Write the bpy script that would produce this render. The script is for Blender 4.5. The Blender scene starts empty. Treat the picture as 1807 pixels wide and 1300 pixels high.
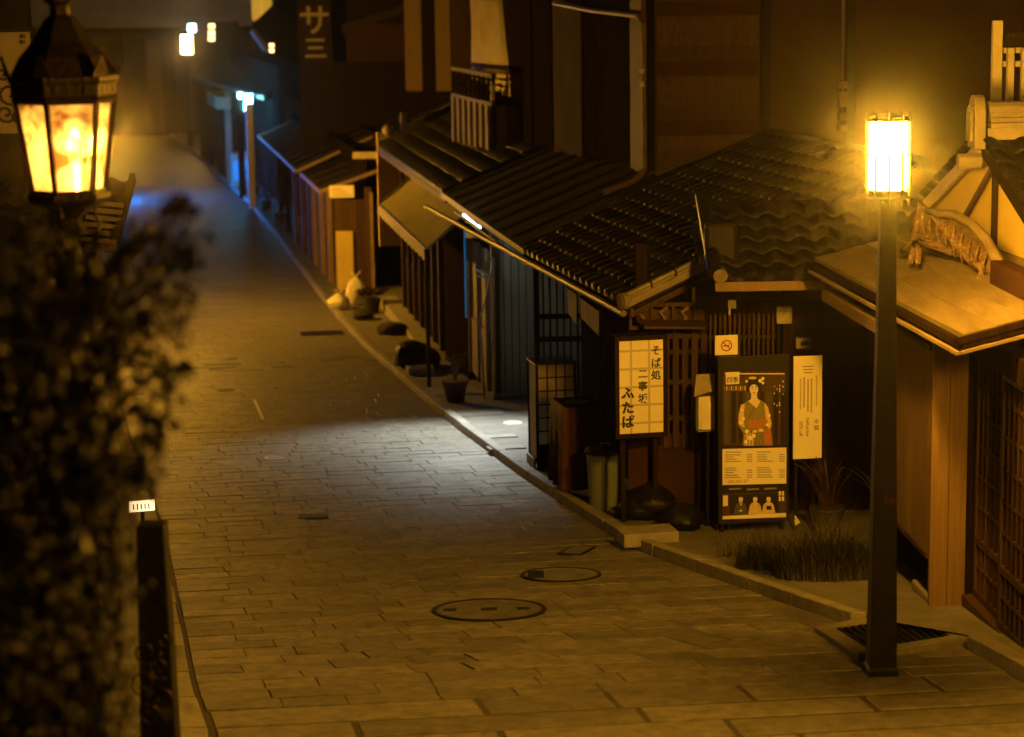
import bpy, bmesh, math, random
from mathutils import Vector, Matrix, Euler
random.seed(7)
SC = bpy.context.scene
COL = SC.collection

# ------------------------------------------------------------------ camera
FPX, CX, CY = 3900.0, 903.5, 650.0            # focal length and centre in photo pixels (1807 wide)
PITCH, ROLL, CAMZ = math.radians(9.75), math.radians(0.9), 4.96
cam_d = bpy.data.cameras.new('camera')
cam = bpy.data.objects.new('camera', cam_d); COL.objects.link(cam)
cam_d.sensor_width = 36.0; cam_d.lens = FPX/1807.0*36.0
cam_d.clip_start = 0.1; cam_d.clip_end = 600.0
cam.matrix_world = Matrix.Translation((0, 0, CAMZ)) @ Matrix.Rotation(math.pi/2-PITCH, 4, 'X') @ Matrix.Rotation(-ROLL, 4, 'Z')
cam_d.dof.use_dof = True; cam_d.dof.focus_distance = 20.0; cam_d.dof.aperture_fstop = 1.6
SC.camera = cam

# ------------------------------------------------------------------ night sky, moon, exposure
W = bpy.data.worlds.new('World'); SC.world = W; W.use_nodes = True
wn = W.node_tree; bg = wn.nodes['Background']
sky = wn.nodes.new('ShaderNodeTexSky'); sky.sky_type = 'NISHITA'; sky.sun_disc = False
sky.sun_elevation = math.radians(3); sky.sun_rotation = math.radians(200)
wn.links.new(sky.outputs[0], bg.inputs['Color']); bg.inputs['Strength'].default_value = 0.0016
sun_d = bpy.data.lights.new('moon', 'SUN'); sun_d.energy = 0.004; sun_d.angle = math.radians(0.5)
sun_d.color = (1, .93, .82)
sun = bpy.data.objects.new('moon', sun_d); COL.objects.link(sun)
sun.rotation_euler = (math.radians(50), 0, math.radians(-20)); sun.location = (0, 0, 30)
SC.view_settings.view_transform = 'Standard'; SC.view_settings.look = 'None'
SC.view_settings.exposure = 0.0; SC.view_settings.gamma = 1.0
SC.cycles.use_denoising = True
SC.cycles.max_bounces = 6; SC.cycles.diffuse_bounces = 3; SC.cycles.glossy_bounces = 3
SC.cycles.transmission_bounces = 4; SC.cycles.transparent_max_bounces = 8
SC.cycles.sample_clamp_indirect = 4.0
SC.cycles.caustics_reflective = False; SC.cycles.caustics_refractive = False

# ------------------------------------------------------------------ street profile and pixel helpers
PROF = [(-20, 2.9), (0, 1.41), (15.6, 0), (21.5, -.52), (35.5, -1.50), (48, -1.95), (62, -2.12), (90, -2.14), (400, -2.14)]
KERB = [(-20, 6.0), (8, 4.0), (13, 3.78), (15.2, 3.62), (16.35, 3.42), (17.15, 2.72), (19.14, 1.93), (21.23, 1.13), (26.07, .09), (31.08, -.85),
        (37.3, -1.98), (41.7, -2.85), (48.4, -4.03), (64.35, -6.79), (75.1, -8.85), (102, -14.67), (114, -17.6), (130, -22)]
LEFT = [(-20, 1.0), (8, -1.05), (13.9, -2.0), (15.4, -2.33), (19.3, -3.06), (22.5, -3.66), (31, -5.5), (37.3, -6.8), (48.4, -8.95), (64.35, -12.0),
        (75, -14.2), (102, -20.2), (114, -23.8), (130, -29)]
def interp(tab, y):
    for (a, b), (c, d) in zip(tab, tab[1:]):
        if y <= c: return b+(d-b)*(y-a)/(c-a)
    return tab[-1][1]
def zg(y):                                     # smoothed long profile of the street
    return sum(interp(PROF, y+k) for k in ((-4, -2, 0, 2, 4) if y > 26 else (0,)))/(5 if y > 26 else 1)
def kx(y): return interp(KERB, y)
def lx(y): return interp(LEFT, y)
def ray(px, py):
    a = (px-CX)/FPX; b = (CY-py)/FPX
    u = a*math.cos(ROLL)+b*math.sin(ROLL); v = -a*math.sin(ROLL)+b*math.cos(ROLL)
    return Vector((u, math.cos(PITCH)+v*math.sin(PITCH), -math.sin(PITCH)+v*math.cos(PITCH)))
def P(px, py, Y):                              # point of a pixel's ray at forward distance Y
    d = ray(px, py); t = Y/d.y
    return Vector((d.x*t, Y, CAMZ+d.z*t))
def G(px, py, h=0.0):                          # where a pixel's ray meets the street surface
    lo = 4.0
    while lo < 135:
        q = P(px, py, lo)
        if q.z <= zg(lo)+h: return q
        lo += .01
    return P(px, py, 135)

# ------------------------------------------------------------------ materials
MATS = {}
def nd(nt, t, **kw):
    n = nt.nodes.new(t)
    for k, v in kw.items(): setattr(n, k, v)
    return n
def mat(name, c1, c2=None, rough=.7, scale=6.0, stretch=(1, 1, 1), bump=.0, bscale=None, metal=0.0, vary=.0, spec=.5, rvar=0.0, dist=.02, detail=5):
    if name in MATS: return MATS[name]
    m = bpy.data.materials.new(name); m.use_nodes = True; nt = m.node_tree; L = nt.links
    b = nt.nodes['Principled BSDF']; b.inputs['Roughness'].default_value = rough; b.inputs['Metallic'].default_value = metal
    b.inputs['Specular IOR Level'].default_value = spec
    c2 = c2 or tuple(x*.7 for x in c1)
    tc = nd(nt, 'ShaderNodeNewGeometry'); mp = nd(nt, 'ShaderNodeMapping'); mp.inputs['Scale'].default_value = stretch
    L.new(tc.outputs['Position'], mp.inputs[0])
    nz = nd(nt, 'ShaderNodeTexNoise'); nz.inputs['Scale'].default_value = scale; nz.inputs['Detail'].default_value = detail; nz.inputs['Roughness'].default_value = .65
    L.new(mp.outputs[0], nz.inputs['Vector'])
    rp = nd(nt, 'ShaderNodeValToRGB'); rp.color_ramp.elements[0].position = .3; rp.color_ramp.elements[1].position = .72
    rp.color_ramp.elements[0].color = (*c2, 1); rp.color_ramp.elements[1].color = (*c1, 1)
    L.new(nz.outputs['Fac'], rp.inputs[0])
    col = rp.outputs[0]
    if vary > 0:
        oi = nd(nt, 'ShaderNodeObjectInfo'); mr = nd(nt, 'ShaderNodeMapRange')
        mr.inputs['To Min'].default_value = 1-vary; mr.inputs['To Max'].default_value = 1+vary
        L.new(oi.outputs['Random'], mr.inputs['Value'])
        mx = nd(nt, 'ShaderNodeVectorMath', operation='SCALE'); L.new(col, mx.inputs[0]); L.new(mr.outputs[0], mx.inputs['Scale'])
        col = mx.outputs[0]
    L.new(col, b.inputs['Base Color'])
    if rvar > 0:
        r = nd(nt, 'ShaderNodeMapRange'); r.inputs['To Min'].default_value = max(.05, rough-rvar); r.inputs['To Max'].default_value = min(1, rough+rvar)
        n3 = nd(nt, 'ShaderNodeTexNoise'); n3.inputs['Scale'].default_value = 2.3; n3.inputs['Detail'].default_value = 4
        L.new(tc.outputs['Position'], n3.inputs['Vector']); L.new(n3.outputs['Fac'], r.inputs['Value']); L.new(r.outputs[0], b.inputs['Roughness'])
    if bump > 0:
        n2 = nd(nt, 'ShaderNodeTexNoise'); n2.inputs['Scale'].default_value = bscale or scale*4; n2.inputs['Detail'].default_value = 4
        L.new(mp.outputs[0], n2.inputs['Vector'])
        bp = nd(nt, 'ShaderNodeBump'); bp.inputs['Strength'].default_value = bump; bp.inputs['Distance'].default_value = dist
        L.new(n2.outputs['Fac'], bp.inputs['Height']); L.new(bp.outputs[0], b.inputs['Normal'])
    MATS[name] = m; return m
def emit(name, c, s):
    if name in MATS: return MATS[name]
    m = bpy.data.materials.new(name); m.use_nodes = True; nt = m.node_tree
    b = nt.nodes['Principled BSDF']; b.inputs['Base Color'].default_value = (*[min(1, x*.8) for x in c], 1)
    b.inputs['Emission Color'].default_value = (*c, 1); b.inputs['Emission Strength'].default_value = s
    MATS[name] = m; return m
def sheet(name, c1, c2, transl=.5, transp=.0, scale=5, rough=.5, lo=.34, hi=.62):      # paper, cloth, frosted glass, thin plastic
    if name in MATS: return MATS[name]
    m = bpy.data.materials.new(name); m.use_nodes = True; nt = m.node_tree; L = nt.links
    b = nt.nodes['Principled BSDF']; b.inputs['Roughness'].default_value = rough
    out = nt.nodes['Material Output']
    tc = nd(nt, 'ShaderNodeNewGeometry'); nz = nd(nt, 'ShaderNodeTexNoise'); nz.inputs['Scale'].default_value = scale; nz.inputs['Detail'].default_value = 6
    nz.inputs['Distortion'].default_value = .8
    L.new(tc.outputs['Position'], nz.inputs['Vector'])
    rp = nd(nt, 'ShaderNodeValToRGB'); rp.color_ramp.elements[0].position = lo; rp.color_ramp.elements[1].position = hi
    rp.color_ramp.elements[0].color = (*c2, 1); rp.color_ramp.elements[1].color = (*c1, 1)
    L.new(nz.outputs['Fac'], rp.inputs[0]); L.new(rp.outputs[0], b.inputs['Base Color'])
    tr = nd(nt, 'ShaderNodeBsdfTranslucent'); L.new(rp.outputs[0], tr.inputs['Color'])
    mx = nd(nt, 'ShaderNodeMixShader'); mx.inputs[0].default_value = transl
    L.new(b.outputs[0], mx.inputs[1]); L.new(tr.outputs[0], mx.inputs[2]); last = mx
    if transp > 0:
        tp = nd(nt, 'ShaderNodeBsdfTransparent'); L.new(rp.outputs[0], tp.inputs['Color'])
        m2 = nd(nt, 'ShaderNodeMixShader'); m2.inputs[0].default_value = transp
        L.new(mx.outputs[0], m2.inputs[1]); L.new(tp.outputs[0], m2.inputs[2]); last = m2
    L.new(last.outputs[0], out.inputs['Surface'])
    MATS[name] = m; return m

STONE = mat('paving_stone', (.20, .185, .16), (.07, .064, .055), spec=.35, rough=.6, scale=7, bump=1.0, bscale=30, vary=.26, rvar=.14, dist=.016, detail=8)
JOINT = mat('paving_joint', (.05, .044, .037), (.028, .024, .02), rough=.8, scale=9, bump=.3)
KERBM = mat('kerb_stone', (.30, .28, .25), (.18, .17, .15), rough=.7, scale=7, bump=.5, vary=.15)
PAVE = mat('pavement_concrete', (.20, .19, .17), (.11, .105, .095), rough=.75, scale=3, bump=.35)
EARTH = mat('dark_earth', (.05, .042, .033), (.03, .025, .02), rough=.9, scale=8, bump=.5)
ASPH = mat('far_paving', (.20, .185, .16), (.09, .082, .07), rough=.55, scale=1.7, stretch=(.6, 1.6, 1), bump=.3, rvar=.15)
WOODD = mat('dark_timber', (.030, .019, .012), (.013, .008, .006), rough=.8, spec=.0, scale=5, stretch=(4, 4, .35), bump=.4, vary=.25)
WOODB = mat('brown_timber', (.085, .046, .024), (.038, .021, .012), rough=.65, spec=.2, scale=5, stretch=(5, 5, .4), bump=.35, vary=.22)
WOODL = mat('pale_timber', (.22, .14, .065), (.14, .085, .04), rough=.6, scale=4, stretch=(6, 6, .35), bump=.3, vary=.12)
WOODG = mat('weathered_board', (.20, .155, .085), (.11, .08, .045), rough=.7, scale=3.2, stretch=(3.2, .5, 2), bump=.5, vary=.15)
BARK = mat('driftwood', (.30, .20, .11), (.085, .052, .03), rough=.75, scale=5, stretch=(1.2, 1.2, 6), bump=1.0, dist=.04)
REDWALL = mat('red_brown_plaster', (.06, .03, .019), (.034, .017, .011), spec=.05, rough=.85, scale=1.3, bump=.25, bscale=18)
PLASTER = mat('ochre_plaster', (.60, .47, .13), (.5, .39, .105), rough=.85, scale=2.2, bump=.15, bscale=30)
GREYP = mat('grey_plaster', (.42, .37, .29), (.30, .26, .20), rough=.85, scale=1.2, bump=.15)
TILE = mat('fired_roof_tile', (.011, .0095, .0085), (.006, .005, .005), spec=.12, rough=.42, scale=5, bump=.22, vary=.3, rvar=.14)
TILEL = mat('pale_ridge_tile', (.22, .19, .14), (.12, .10, .075), rough=.6, scale=6, bump=.35, vary=.15)
ROOFM = mat('dark_roof_sheet', (.035, .025, .019), (.02, .014, .011), spec=.12, rough=.7, scale=2, bump=.2)
TRIM = mat('roof_edge_trim', (.30, .22, .13), (.18, .13, .08), rough=.55, scale=6, bump=.2)
IRON = mat('black_iron', (.015, .013, .011), (.009, .008, .007), rough=.55, scale=12, bump=.35, spec=.15)
BRONZE = mat('lantern_bronze', (.045, .028, .016), (.02, .013, .009), rough=.42, scale=9, bump=.4, metal=.5)
STEEL = mat('galvanised_metal', (.42, .42, .41), (.28, .28, .27), rough=.42, scale=8, metal=.7, bump=.1)
GREYMET = mat('grey_siding', (.40, .35, .26), (.28, .24, .18), rough=.6, scale=3, stretch=(5, 5, .3), bump=.15)
PIPE = mat('brown_pipe', (.16, .10, .065), (.10, .065, .04), rough=.5, scale=5)
PAPER = mat('white_paper', (.78, .74, .64), (.70, .66, .56), rough=.7, scale=4)
PAPERB = mat('signboard_paper', (.86, .80, .62), (.79, .72, .54), rough=.65, scale=2.5)
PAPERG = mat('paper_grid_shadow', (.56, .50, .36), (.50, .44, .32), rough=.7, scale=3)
CREAM = mat('cream_paint', (.45, .40, .28), (.32, .28, .19), rough=.6, scale=7, bump=.2)
INK = mat('black_ink', (.012, .011, .01), rough=.5)
GREYINK = mat('grey_print', (.30, .26, .18), (.24, .2, .14), rough=.7)
BLACKP = mat('poster_black', (.018, .014, .012), (.01, .008, .007), rough=.45)
POSTBR = mat('poster_brown', (.09, .045, .022), (.05, .025, .012), rough=.5, scale=9)
SKINP = mat('poster_face_white', (.78, .68, .58), (.72, .62, .52), rough=.5)
KIMG = mat('poster_kimono_green', (.30, .25, .10), (.20, .17, .07), rough=.5, scale=30)
KIMF = mat('poster_kimono_flower', (.74, .58, .30), (.62, .46, .22), rough=.5, scale=30)
KIMO = mat('poster_obi_orange', (.52, .21, .07), (.38, .14, .05), rough=.5, scale=30)
KIMD = mat('poster_kimono_grey', (.10, .09, .08), (.06, .055, .05), rough=.5, scale=30)
RED = mat('red_print', (.42, .04, .03), rough=.5)
CLOTHD = mat('dark_red_cloth', (.11, .032, .018), (.06, .018, .011), rough=.75, scale=9, stretch=(5, 5, .8), bump=.35)
BINM = mat('blue_grey_plastic', (.17, .20, .22), (.12, .14, .155), rough=.5, scale=4, bump=.1)
BAGB = mat('black_bag_plastic', (.012, .011, .010), (.007, .006, .006), spec=.3, rough=.5, scale=8, bump=.4, bscale=14, dist=.05)
BAGW = sheet('white_bag_plastic', (.88, .83, .7), (.74, .68, .54), transl=.25, scale=9, rough=.4)
TERRA = mat('terracotta', (.22, .085, .04), (.14, .055, .028), rough=.7, scale=7, bump=.2)
POTD = mat('dark_glazed_pot', (.05, .045, .04), (.03, .027, .024), rough=.35, scale=6)
AWN = sheet('awning_canvas', (.62, .55, .24), (.52, .46, .19), transl=.25, scale=3, rough=.7)
LEAF = mat('dark_leaf', (.032, .038, .022), (.010, .012, .007), rough=.55, scale=20, vary=.45, spec=.25)
LEAFB = mat('russet_leaf', (.060, .030, .013), (.024, .013, .007), rough=.5, scale=20, vary=.4, spec=.25)
GRASS = mat('dry_grass', (.075, .068, .024), (.035, .032, .014), rough=.6, scale=15, vary=.3)
BARKT = mat('tree_bark', (.05, .036, .024), (.025, .018, .012), rough=.85, scale=12, bump=.6)
GLASS = sheet('lantern_pane', (.86, .66, .38), (.15, .075, .025), transl=.6, transp=.14, scale=7, rough=.3, lo=.36, hi=.66)
ACRY = sheet('clear_acrylic', (.85, .85, .8), (.8, .8, .75), transl=.3, transp=.6, rough=.1)
SHOJI = sheet('shoji_paper', (.66, .58, .42), (.56, .48, .34), transl=.4, scale=3)
NOREN = sheet('pale_curtain', (.46, .36, .15), (.38, .29, .12), transl=.35, scale=2.5)
SODIUM = (1.0, .445, .028)
GLOW = emit('street_lamp_glass', SODIUM, 1500)
GLOWF = emit('far_lamp_glass', (1.0, .56, .16), 60)
GLOWS = emit('assumed_side_lamp_glass', SODIUM, 3300)
GLOWT = emit('assumed_near_lamp_glass', SODIUM, 1300)
BULB = emit('lantern_bulb', (1.0, .55, .12), 140)
COOL = emit('cool_fluorescent', (.66, .9, 1.0), 16)
CYAN = emit('cyan_tube', (.16, .70, 1.0), 60)
CYANW = emit('white_cyan_panel', (.52, .92, 1.0), 16)
BLUE = emit('assumed_blue_panel', (.02, .22, .9), 330)
BLUED = emit('blue_strip', (.02, .28, .62), .55)
WARMW = emit('warm_lit_plate', (1.0, .74, .40), 2.2)
PALEW = emit('dim_lit_pane', (.62, .66, .52), .28)
SHOPW = emit('warm_shop_lamp', (1.0, .62, .22), 5)

# ------------------------------------------------------------------ mesh building
class MB:
    def __init__(s): s.v = []; s.f = []
    def quad(s, a, b, c, d):
        n = len(s.v); s.v += [Vector(a), Vector(b), Vector(c), Vector(d)]; s.f.append((n, n+1, n+2, n+3)); return s
    def poly(s, pts):
        n = len(s.v); s.v += [Vector(p) for p in pts]; s.f.append(tuple(range(n, n+len(pts)))); return s
    def hexa(s, b, t):                         # bottom 4 + top 4 points
        n = len(s.v); s.v += [Vector(p) for p in b]+[Vector(p) for p in t]
        s.f += [(n+3, n+2, n+1, n), (n+4, n+5, n+6, n+7)]+[(n+i, n+(i+1) % 4, n+4+(i+1) % 4, n+4+i) for i in range(4)]
        return s
    def box(s, fr, s0, s1, d0, d1, z0, z1):
        b = [fr(s0, d0, z0), fr(s0, d1, z0), fr(s1, d1, z0), fr(s1, d0, z0)]
        t = [fr(s0, d0, z1), fr(s0, d1, z1), fr(s1, d1, z1), fr(s1, d0, z1)]
        return s.hexa(b, t)
    def bar(s, a, b, w, h=None, up=(0, 0, 1)):  # rectangular bar between two points
        a = Vector(a); b = Vector(b); h = h or w; d = (b-a).normalized(); up = Vector(up)
        x = d.cross(up)
        if x.length < 1e-4: x = d.cross(Vector((0, 1, 0)))
        x.normalize(); y = x.cross(d).normalized()
        c = [(-1, -1), (1, -1), (1, 1), (-1, 1)]
        return s.hexa([a+x*(i*w/2)+y*(j*h/2) for i, j in c], [b+x*(i*w/2)+y*(j*h/2) for i, j in c])
    def slab(s, pts, n, th):                   # polygon extruded by th along n
        n = Vector(n).normalized()*th; k = len(pts); o = len(s.v)
        s.v += [Vector(p) for p in pts]+[Vector(p)+n for p in pts]
        s.f += [tuple(range(o+k-1, o-1, -1)), tuple(range(o+k, o+2*k))]+[(o+i, o+(i+1) % k, o+k+(i+1) % k, o+k+i) for i in range(k)]
        return s
    def tube(s, pts, r, n=8, cap=True):
        pts = [Vector(p) for p in pts]; rs = r if isinstance(r, (list, tuple)) else [r]*len(pts); o = len(s.v)
        px = None
        for i, p in enumerate(pts):
            d = (pts[min(i+1, len(pts)-1)]-pts[max(i-1, 0)]).normalized()
            if px is None: px = d.cross(Vector((0, 0, 1))) if abs(d.z) < .9 else d.cross(Vector((0, 1, 0)))
            x = (px-d*px.dot(d)).normalized(); y = d.cross(x); px = x
            for k in range(n):
                a = 2*math.pi*k/n; s.v.append(p+(x*math.cos(a)+y*math.sin(a))*rs[i])
        for i in range(len(pts)-1):
            for k in range(n):
                s.f.append((o+i*n+k, o+i*n+(k+1) % n, o+(i+1)*n+(k+1) % n, o+(i+1)*n+k))
        if cap:
            s.f.append(tuple(o+k for k in reversed(range(n)))); m = o+(len(pts)-1)*n; s.f.append(tuple(m+k for k in range(n)))
        return s
    def lathe(s, c, prof, n=16, rot=0, cap=True):
        c = Vector(c); o = len(s.v)
        for r, z in prof:
            for k in range(n):
                a = 2*math.pi*k/n+rot; s.v.append(c+Vector((r*math.cos(a), r*math.sin(a), z)))
        for i in range(len(prof)-1):
            for k in range(n): s.f.append((o+i*n+k, o+i*n+(k+1) % n, o+(i+1)*n+(k+1) % n, o+(i+1)*n+k))
        if cap:
            s.f.append(tuple(o+k for k in reversed(range(n)))); m = o+(len(prof)-1)*n; s.f.append(tuple(m+k for k in range(n)))
        return s
    def build(s, name, m, parent=None, smooth=False, bevel=0.0):
        o0 = Vector(root_loc(parent)) if parent else Vector((0, 0, 0))
        me = bpy.data.meshes.new(name); me.from_pydata([tuple(p-o0) for p in s.v], [], s.f)
        bm = bmesh.new(); bm.from_mesh(me); bmesh.ops.recalc_face_normals(bm, faces=bm.faces)
        bm.to_mesh(me); bm.free()
        me.materials.append(m)
        if smooth: me.polygons.foreach_set('use_smooth', [True]*len(me.polygons))
        ob = bpy.data.objects.new(name, me); COL.objects.link(ob)
        if parent: ob.parent = parent
        if bevel > 0:
            bv = ob.modifiers.new('bevel', 'BEVEL'); bv.width = bevel; bv.segments = 2; bv.limit_method = 'ANGLE'
        return ob
def root_loc(o):
    while o.parent: o = o.parent
    return o.location
class Frame:                                   # s along the street (away), d to the right of it
    def __init__(s, o, d):
        s.o = Vector((o[0], o[1], 0)); s.u = Vector((d[0], d[1], 0)).normalized(); s.r = Vector((s.u.y, -s.u.x, 0))
    def __call__(s, a, b, z): return s.o+s.u*a+s.r*b+Vector((0, 0, z))
WF = Frame((0, 0), (0, 1))                     # world frame: s = Y, d = X
def tag(o, label, cat, group=None, kind=None):
    if label: o['label'] = label
    if cat: o['category'] = cat
    if group: o['group'] = group
    if kind: o['kind'] = kind
    return o
def thing(name, loc, label, cat, group=None):
    o = bpy.data.objects.new(name, None); COL.objects.link(o); o.location = loc; o.empty_display_size = .2
    return tag(o, label, cat, group)
def inst(name, me, parent, M):                 # piece that shares its mesh: M is a world matrix
    o = bpy.data.objects.new(name, me); COL.objects.link(o); o.parent = parent
    o.matrix_local = Matrix.Translation(-Vector(root_loc(parent))) @ M
    return o
def textmesh(name, body, size, m, parent, org, xdir, ydir, off=0.0, align='CENTER'):
    cu = bpy.data.curves.new('t', 'FONT'); cu.body = body; cu.size = size; cu.align_x = align; cu.offset = off; cu.resolution_u = 3
    cu.extrude = .0015
    t = bpy.data.objects.new('t', cu); COL.objects.link(t)
    dg = bpy.context.evaluated_depsgraph_get(); me = bpy.data.meshes.new_from_object(t.evaluated_get(dg))
    bpy.data.objects.remove(t); bpy.data.curves.remove(cu)
    me.name = name; me.materials.clear(); me.materials.append(m)
    x = Vector(xdir).normalized(); y = Vector(ydir).normalized(); z = x.cross(y)
    M = Matrix((x.to_4d(), y.to_4d(), z.to_4d(), (0, 0, 0, 1))).transposed(); M.translation = Vector(org)
    M[3][0] = M[3][1] = M[3][2] = 0; M[3][3] = 1
    return inst(name, me, parent, M)

# ------------------------------------------------------------------ roof tiles (each one its own piece)
def tile_mesh(w, l, lip=False):
    n = 8; v = []; f = []
    prof = []
    for i in range(n+1):
        t = i/n
        z = .032*math.sin(2*math.pi*(t*.98+.08)) + (.012 if t > .82 else 0)
        prof.append((-w*.52+w*1.06*t, z))
    y0, y1 = -.02, l*1.12
    th = .03 if not lip else .075
    for x, z in prof: v.append((x, y0, z+.022))
    for x, z in prof: v.append((x, y1, z-.008))
    for x, z in prof: v.append((x, y0-.004, z+.022-th))
    for i in range(n):
        f.append((i, i+1, n+2+i, n+1+i)); f.append((2*n+2+i, 2*n+3+i, i+1, i))
    me = bpy.data.meshes.new('roof_tile'); me.from_pydata(v, [], f); me.materials.append(TILE)
    me.polygons.foreach_set('use_smooth', [True]*len(me.polygons))
    return me
TM = {}
def tile_roof(parent, o, along, up, ncol, nrow, w=.265, l=.225, cap=None, skip=None, m=None):
    key = (round(w, 3), round(l, 3), m.name if m else '')
    if key not in TM:
        TM[key] = (tile_mesh(w, l), tile_mesh(w, l, True))
        if m:
            for me in TM[key]: me.materials.clear(); me.materials.append(m)
    x = Vector(along).normalized(); y = Vector(up).normalized(); z = x.cross(y)
    if z.z < 0: x = -x; z = x.cross(y); flip = True
    else: flip = False
    rows = 0
    for j in range(nrow):
        for i in range(ncol):
            if skip and skip(i, j): continue
            k = (i+.5)*w*(-1 if flip else 1)
            p = Vector(o)+x*k+y*(j*l)+z*random.uniform(-.004, .004)
            M = Matrix((x.to_4d(), y.to_4d(), z.to_4d(), (0, 0, 0, 1))).transposed()
            M[3][0] = M[3][1] = M[3][2] = 0; M[3][3] = 1
            M = Matrix.Translation(p) @ M @ Euler((random.uniform(-.012, .012), random.uniform(-.015, .015), random.uniform(-.012, .012))).to_matrix().to_4x4()
            M.translation = p
            inst('roof_tile', TM[key][1 if j == 0 else 0], parent, M)

# ================================================================== GROUND AND STREET
def ribbon(fa, fb, ys, dz, nx=1):
    b = MB()
    for y0, y1 in zip(ys, ys[1:]):
        b.quad((fa(y0), y0, zg(y0)+dz), (fb(y0), y0, zg(y0)+dz), (fb(y1), y1, zg(y1)+dz), (fa(y1), y1, zg(y1)+dz))
    return b
YS = [-20, -10, 0, 5, 8, 10, 12, 13, 13.9, 14.6, 15.2, 15.6, 16.35, 17.15, 18, 19.14, 20, 21.23, 22.5, 24, 26.07, 28.5, 31.08, 34, 37.3, 41.7, 45, 48.4, 52, 56, 60, 64.35, 70, 75.1, 82, 90, 96, 102, 108, 114, 122, 130]
b = ribbon(lambda y: -160, lambda y: 160, YS+[200, 320], -.16); g = b.build('ground', EARTH); tag(g, 'dark earth around and below the paved street', None, kind='structure')
road = ribbon(lambda y: lx(y)-.02, lambda y: kx(y)+.02, YS, -.009).build('road', JOINT)
tag(road, 'stone paved street sloping down between the wooden shops', None, kind='structure')
farp = ribbon(lx, kx, [y for y in YS if y >= 45], -.006).build('far_paving', ASPH, road)
pav = ribbon(lambda y: kx(y)+.13, lambda y: kx(y)+9, YS, .07).build('pavement', PAVE); tag(pav, 'narrow pavement strip between kerb and shop fronts', None, kind='structure')
lpv = ribbon(lambda y: lx(y)-9, lambda y: lx(y)-.25, YS, -.014).build('verge', PAVE); tag(lpv, 'paved verge along the other side of the street', None, kind='structure')

# paving stones, row by row, skewed square to the street
stones = []; y = 12.6; row = 0
while y < 46:
    h = (random.uniform(.44, .54) if y < 14.75 else random.uniform(.25, .33)) if y < 32 else random.uniform(.30, .38)
    sk = .42
    def pt(w, yy):
        yl, yr = yy-sk, yy+sk
        xl, xr = lx(yl)+.01, kx(yr)-.01
        return Vector((xl+(xr-xl)*w, yl+(yr-yl)*w, 0))
    width = kx(y)-lx(y); w = -random.uniform(0, .1); g0 = .021 if y < 14.75 else .0022
    lw = 0.0
    while lw < 1-1e-6:
        ln = (random.uniform(.9, 2.1) if y < 14.75 else random.uniform(.38, .85))/width
        rw = lw+ln
        if rw > 1-.3/width: rw = 1.0
        a = g0/width
        hh = g0/h
        c = [pt(lw+a, y+g0), pt(rw-a, y+g0), pt(rw-a, y+h-g0), pt(lw+a, y+h-g0)]
        e = .010 if y < 14.75 else .006
        ci = [pt(lw+a+e/width, y+g0+e), pt(rw-a-e/width, y+g0+e), pt(rw-a-e/width, y+h-g0-e), pt(lw+a+e/width, y+h-g0-e)]
        lift = random.uniform(-.004, .0025); tx = random.uniform(-.0018, .0018); ty = random.uniform(-.002, .002)
        stones.append((c, ci, lift, tx, ty)); lw = rw
    y += h; row += 1
def stone_into(b, st):
    c, ci, lift, tx, ty = st; n = len(b.v); q = [tx+ty, -tx+ty, -tx-ty, tx-ty]
    for p in c: b.v.append(Vector((p.x, p.y, zg(p.y)-.02)))
    for p, k in zip(c, q): b.v.append(Vector((p.x, p.y, zg(p.y)-.009+lift+k)))
    for p, k in zip(ci, q): b.v.append(Vector((p.x, p.y, zg(p.y)+lift+k)))
    for s0 in (0, 4):
        for i in range(4): b.f.append((n+s0+i, n+s0+(i+1) % 4, n+s0+4+(i+1) % 4, n+s0+4+i))
    b.f.append((n+8, n+9, n+10, n+11))
vis = [s for s in stones if s[0][0].y > 12.9]
for st in vis[:300]:
    b = MB(); stone_into(b, st); b.build('paving_stone', STONE, road)
b = MB()
for st in vis[300:]: stone_into(b, st)
b.build('paving_stone_field', STONE, road)['kind'] = 'stuff'

# kerb: one stone after another
def kerb_line(name, label, fx, y0, y1, w, h, base, mt):
    t = thing(name, (fx(y0), y0, zg(y0)), label, 'kerb')
    y = y0
    while y < y1:
        ln = random.uniform(.75, 1.0) if y < 50 else 2.2
        ye = min(y1, y+ln); g = .006; n = MB()
        xa, xb = fx(y+g), fx(ye-g); za, zb = zg(y)+base, zg(ye)+base; e = .015; j = random.uniform(-.008, .008)
        n.hexa([(xa, y+g, za-.1), (xa+w, y+g, za-.1), (xb+w, ye-g, zb-.1), (xb, ye-g, zb-.1)],
               [(xa+j, y+g, za+h), (xa+w+j, y+g, za+h), (xb+w+j, ye-g, zb+h), (xb+j, ye-g, zb+h)])
        n.build('kerb_stone', mt, t, bevel=.012); y = ye
    return t
kerb_line('kerb', 'raised stone kerb curving down the street beside the shop fronts', kx, 17.2, 112, .13, .11, 0, KERBM)
kerb_line('kerb', 'short raised kerb between the drain grate and the lattice doors', lambda y: kx(y), 8.5, 16.25, .15, .11, 0, KERBM)
kerb_line('kerb', 'flush stone edging along the verge under the foliage', lambda y: lx(y)-.26, 12.5, 46, .238, -.003, 0.0, KERBM)

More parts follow.
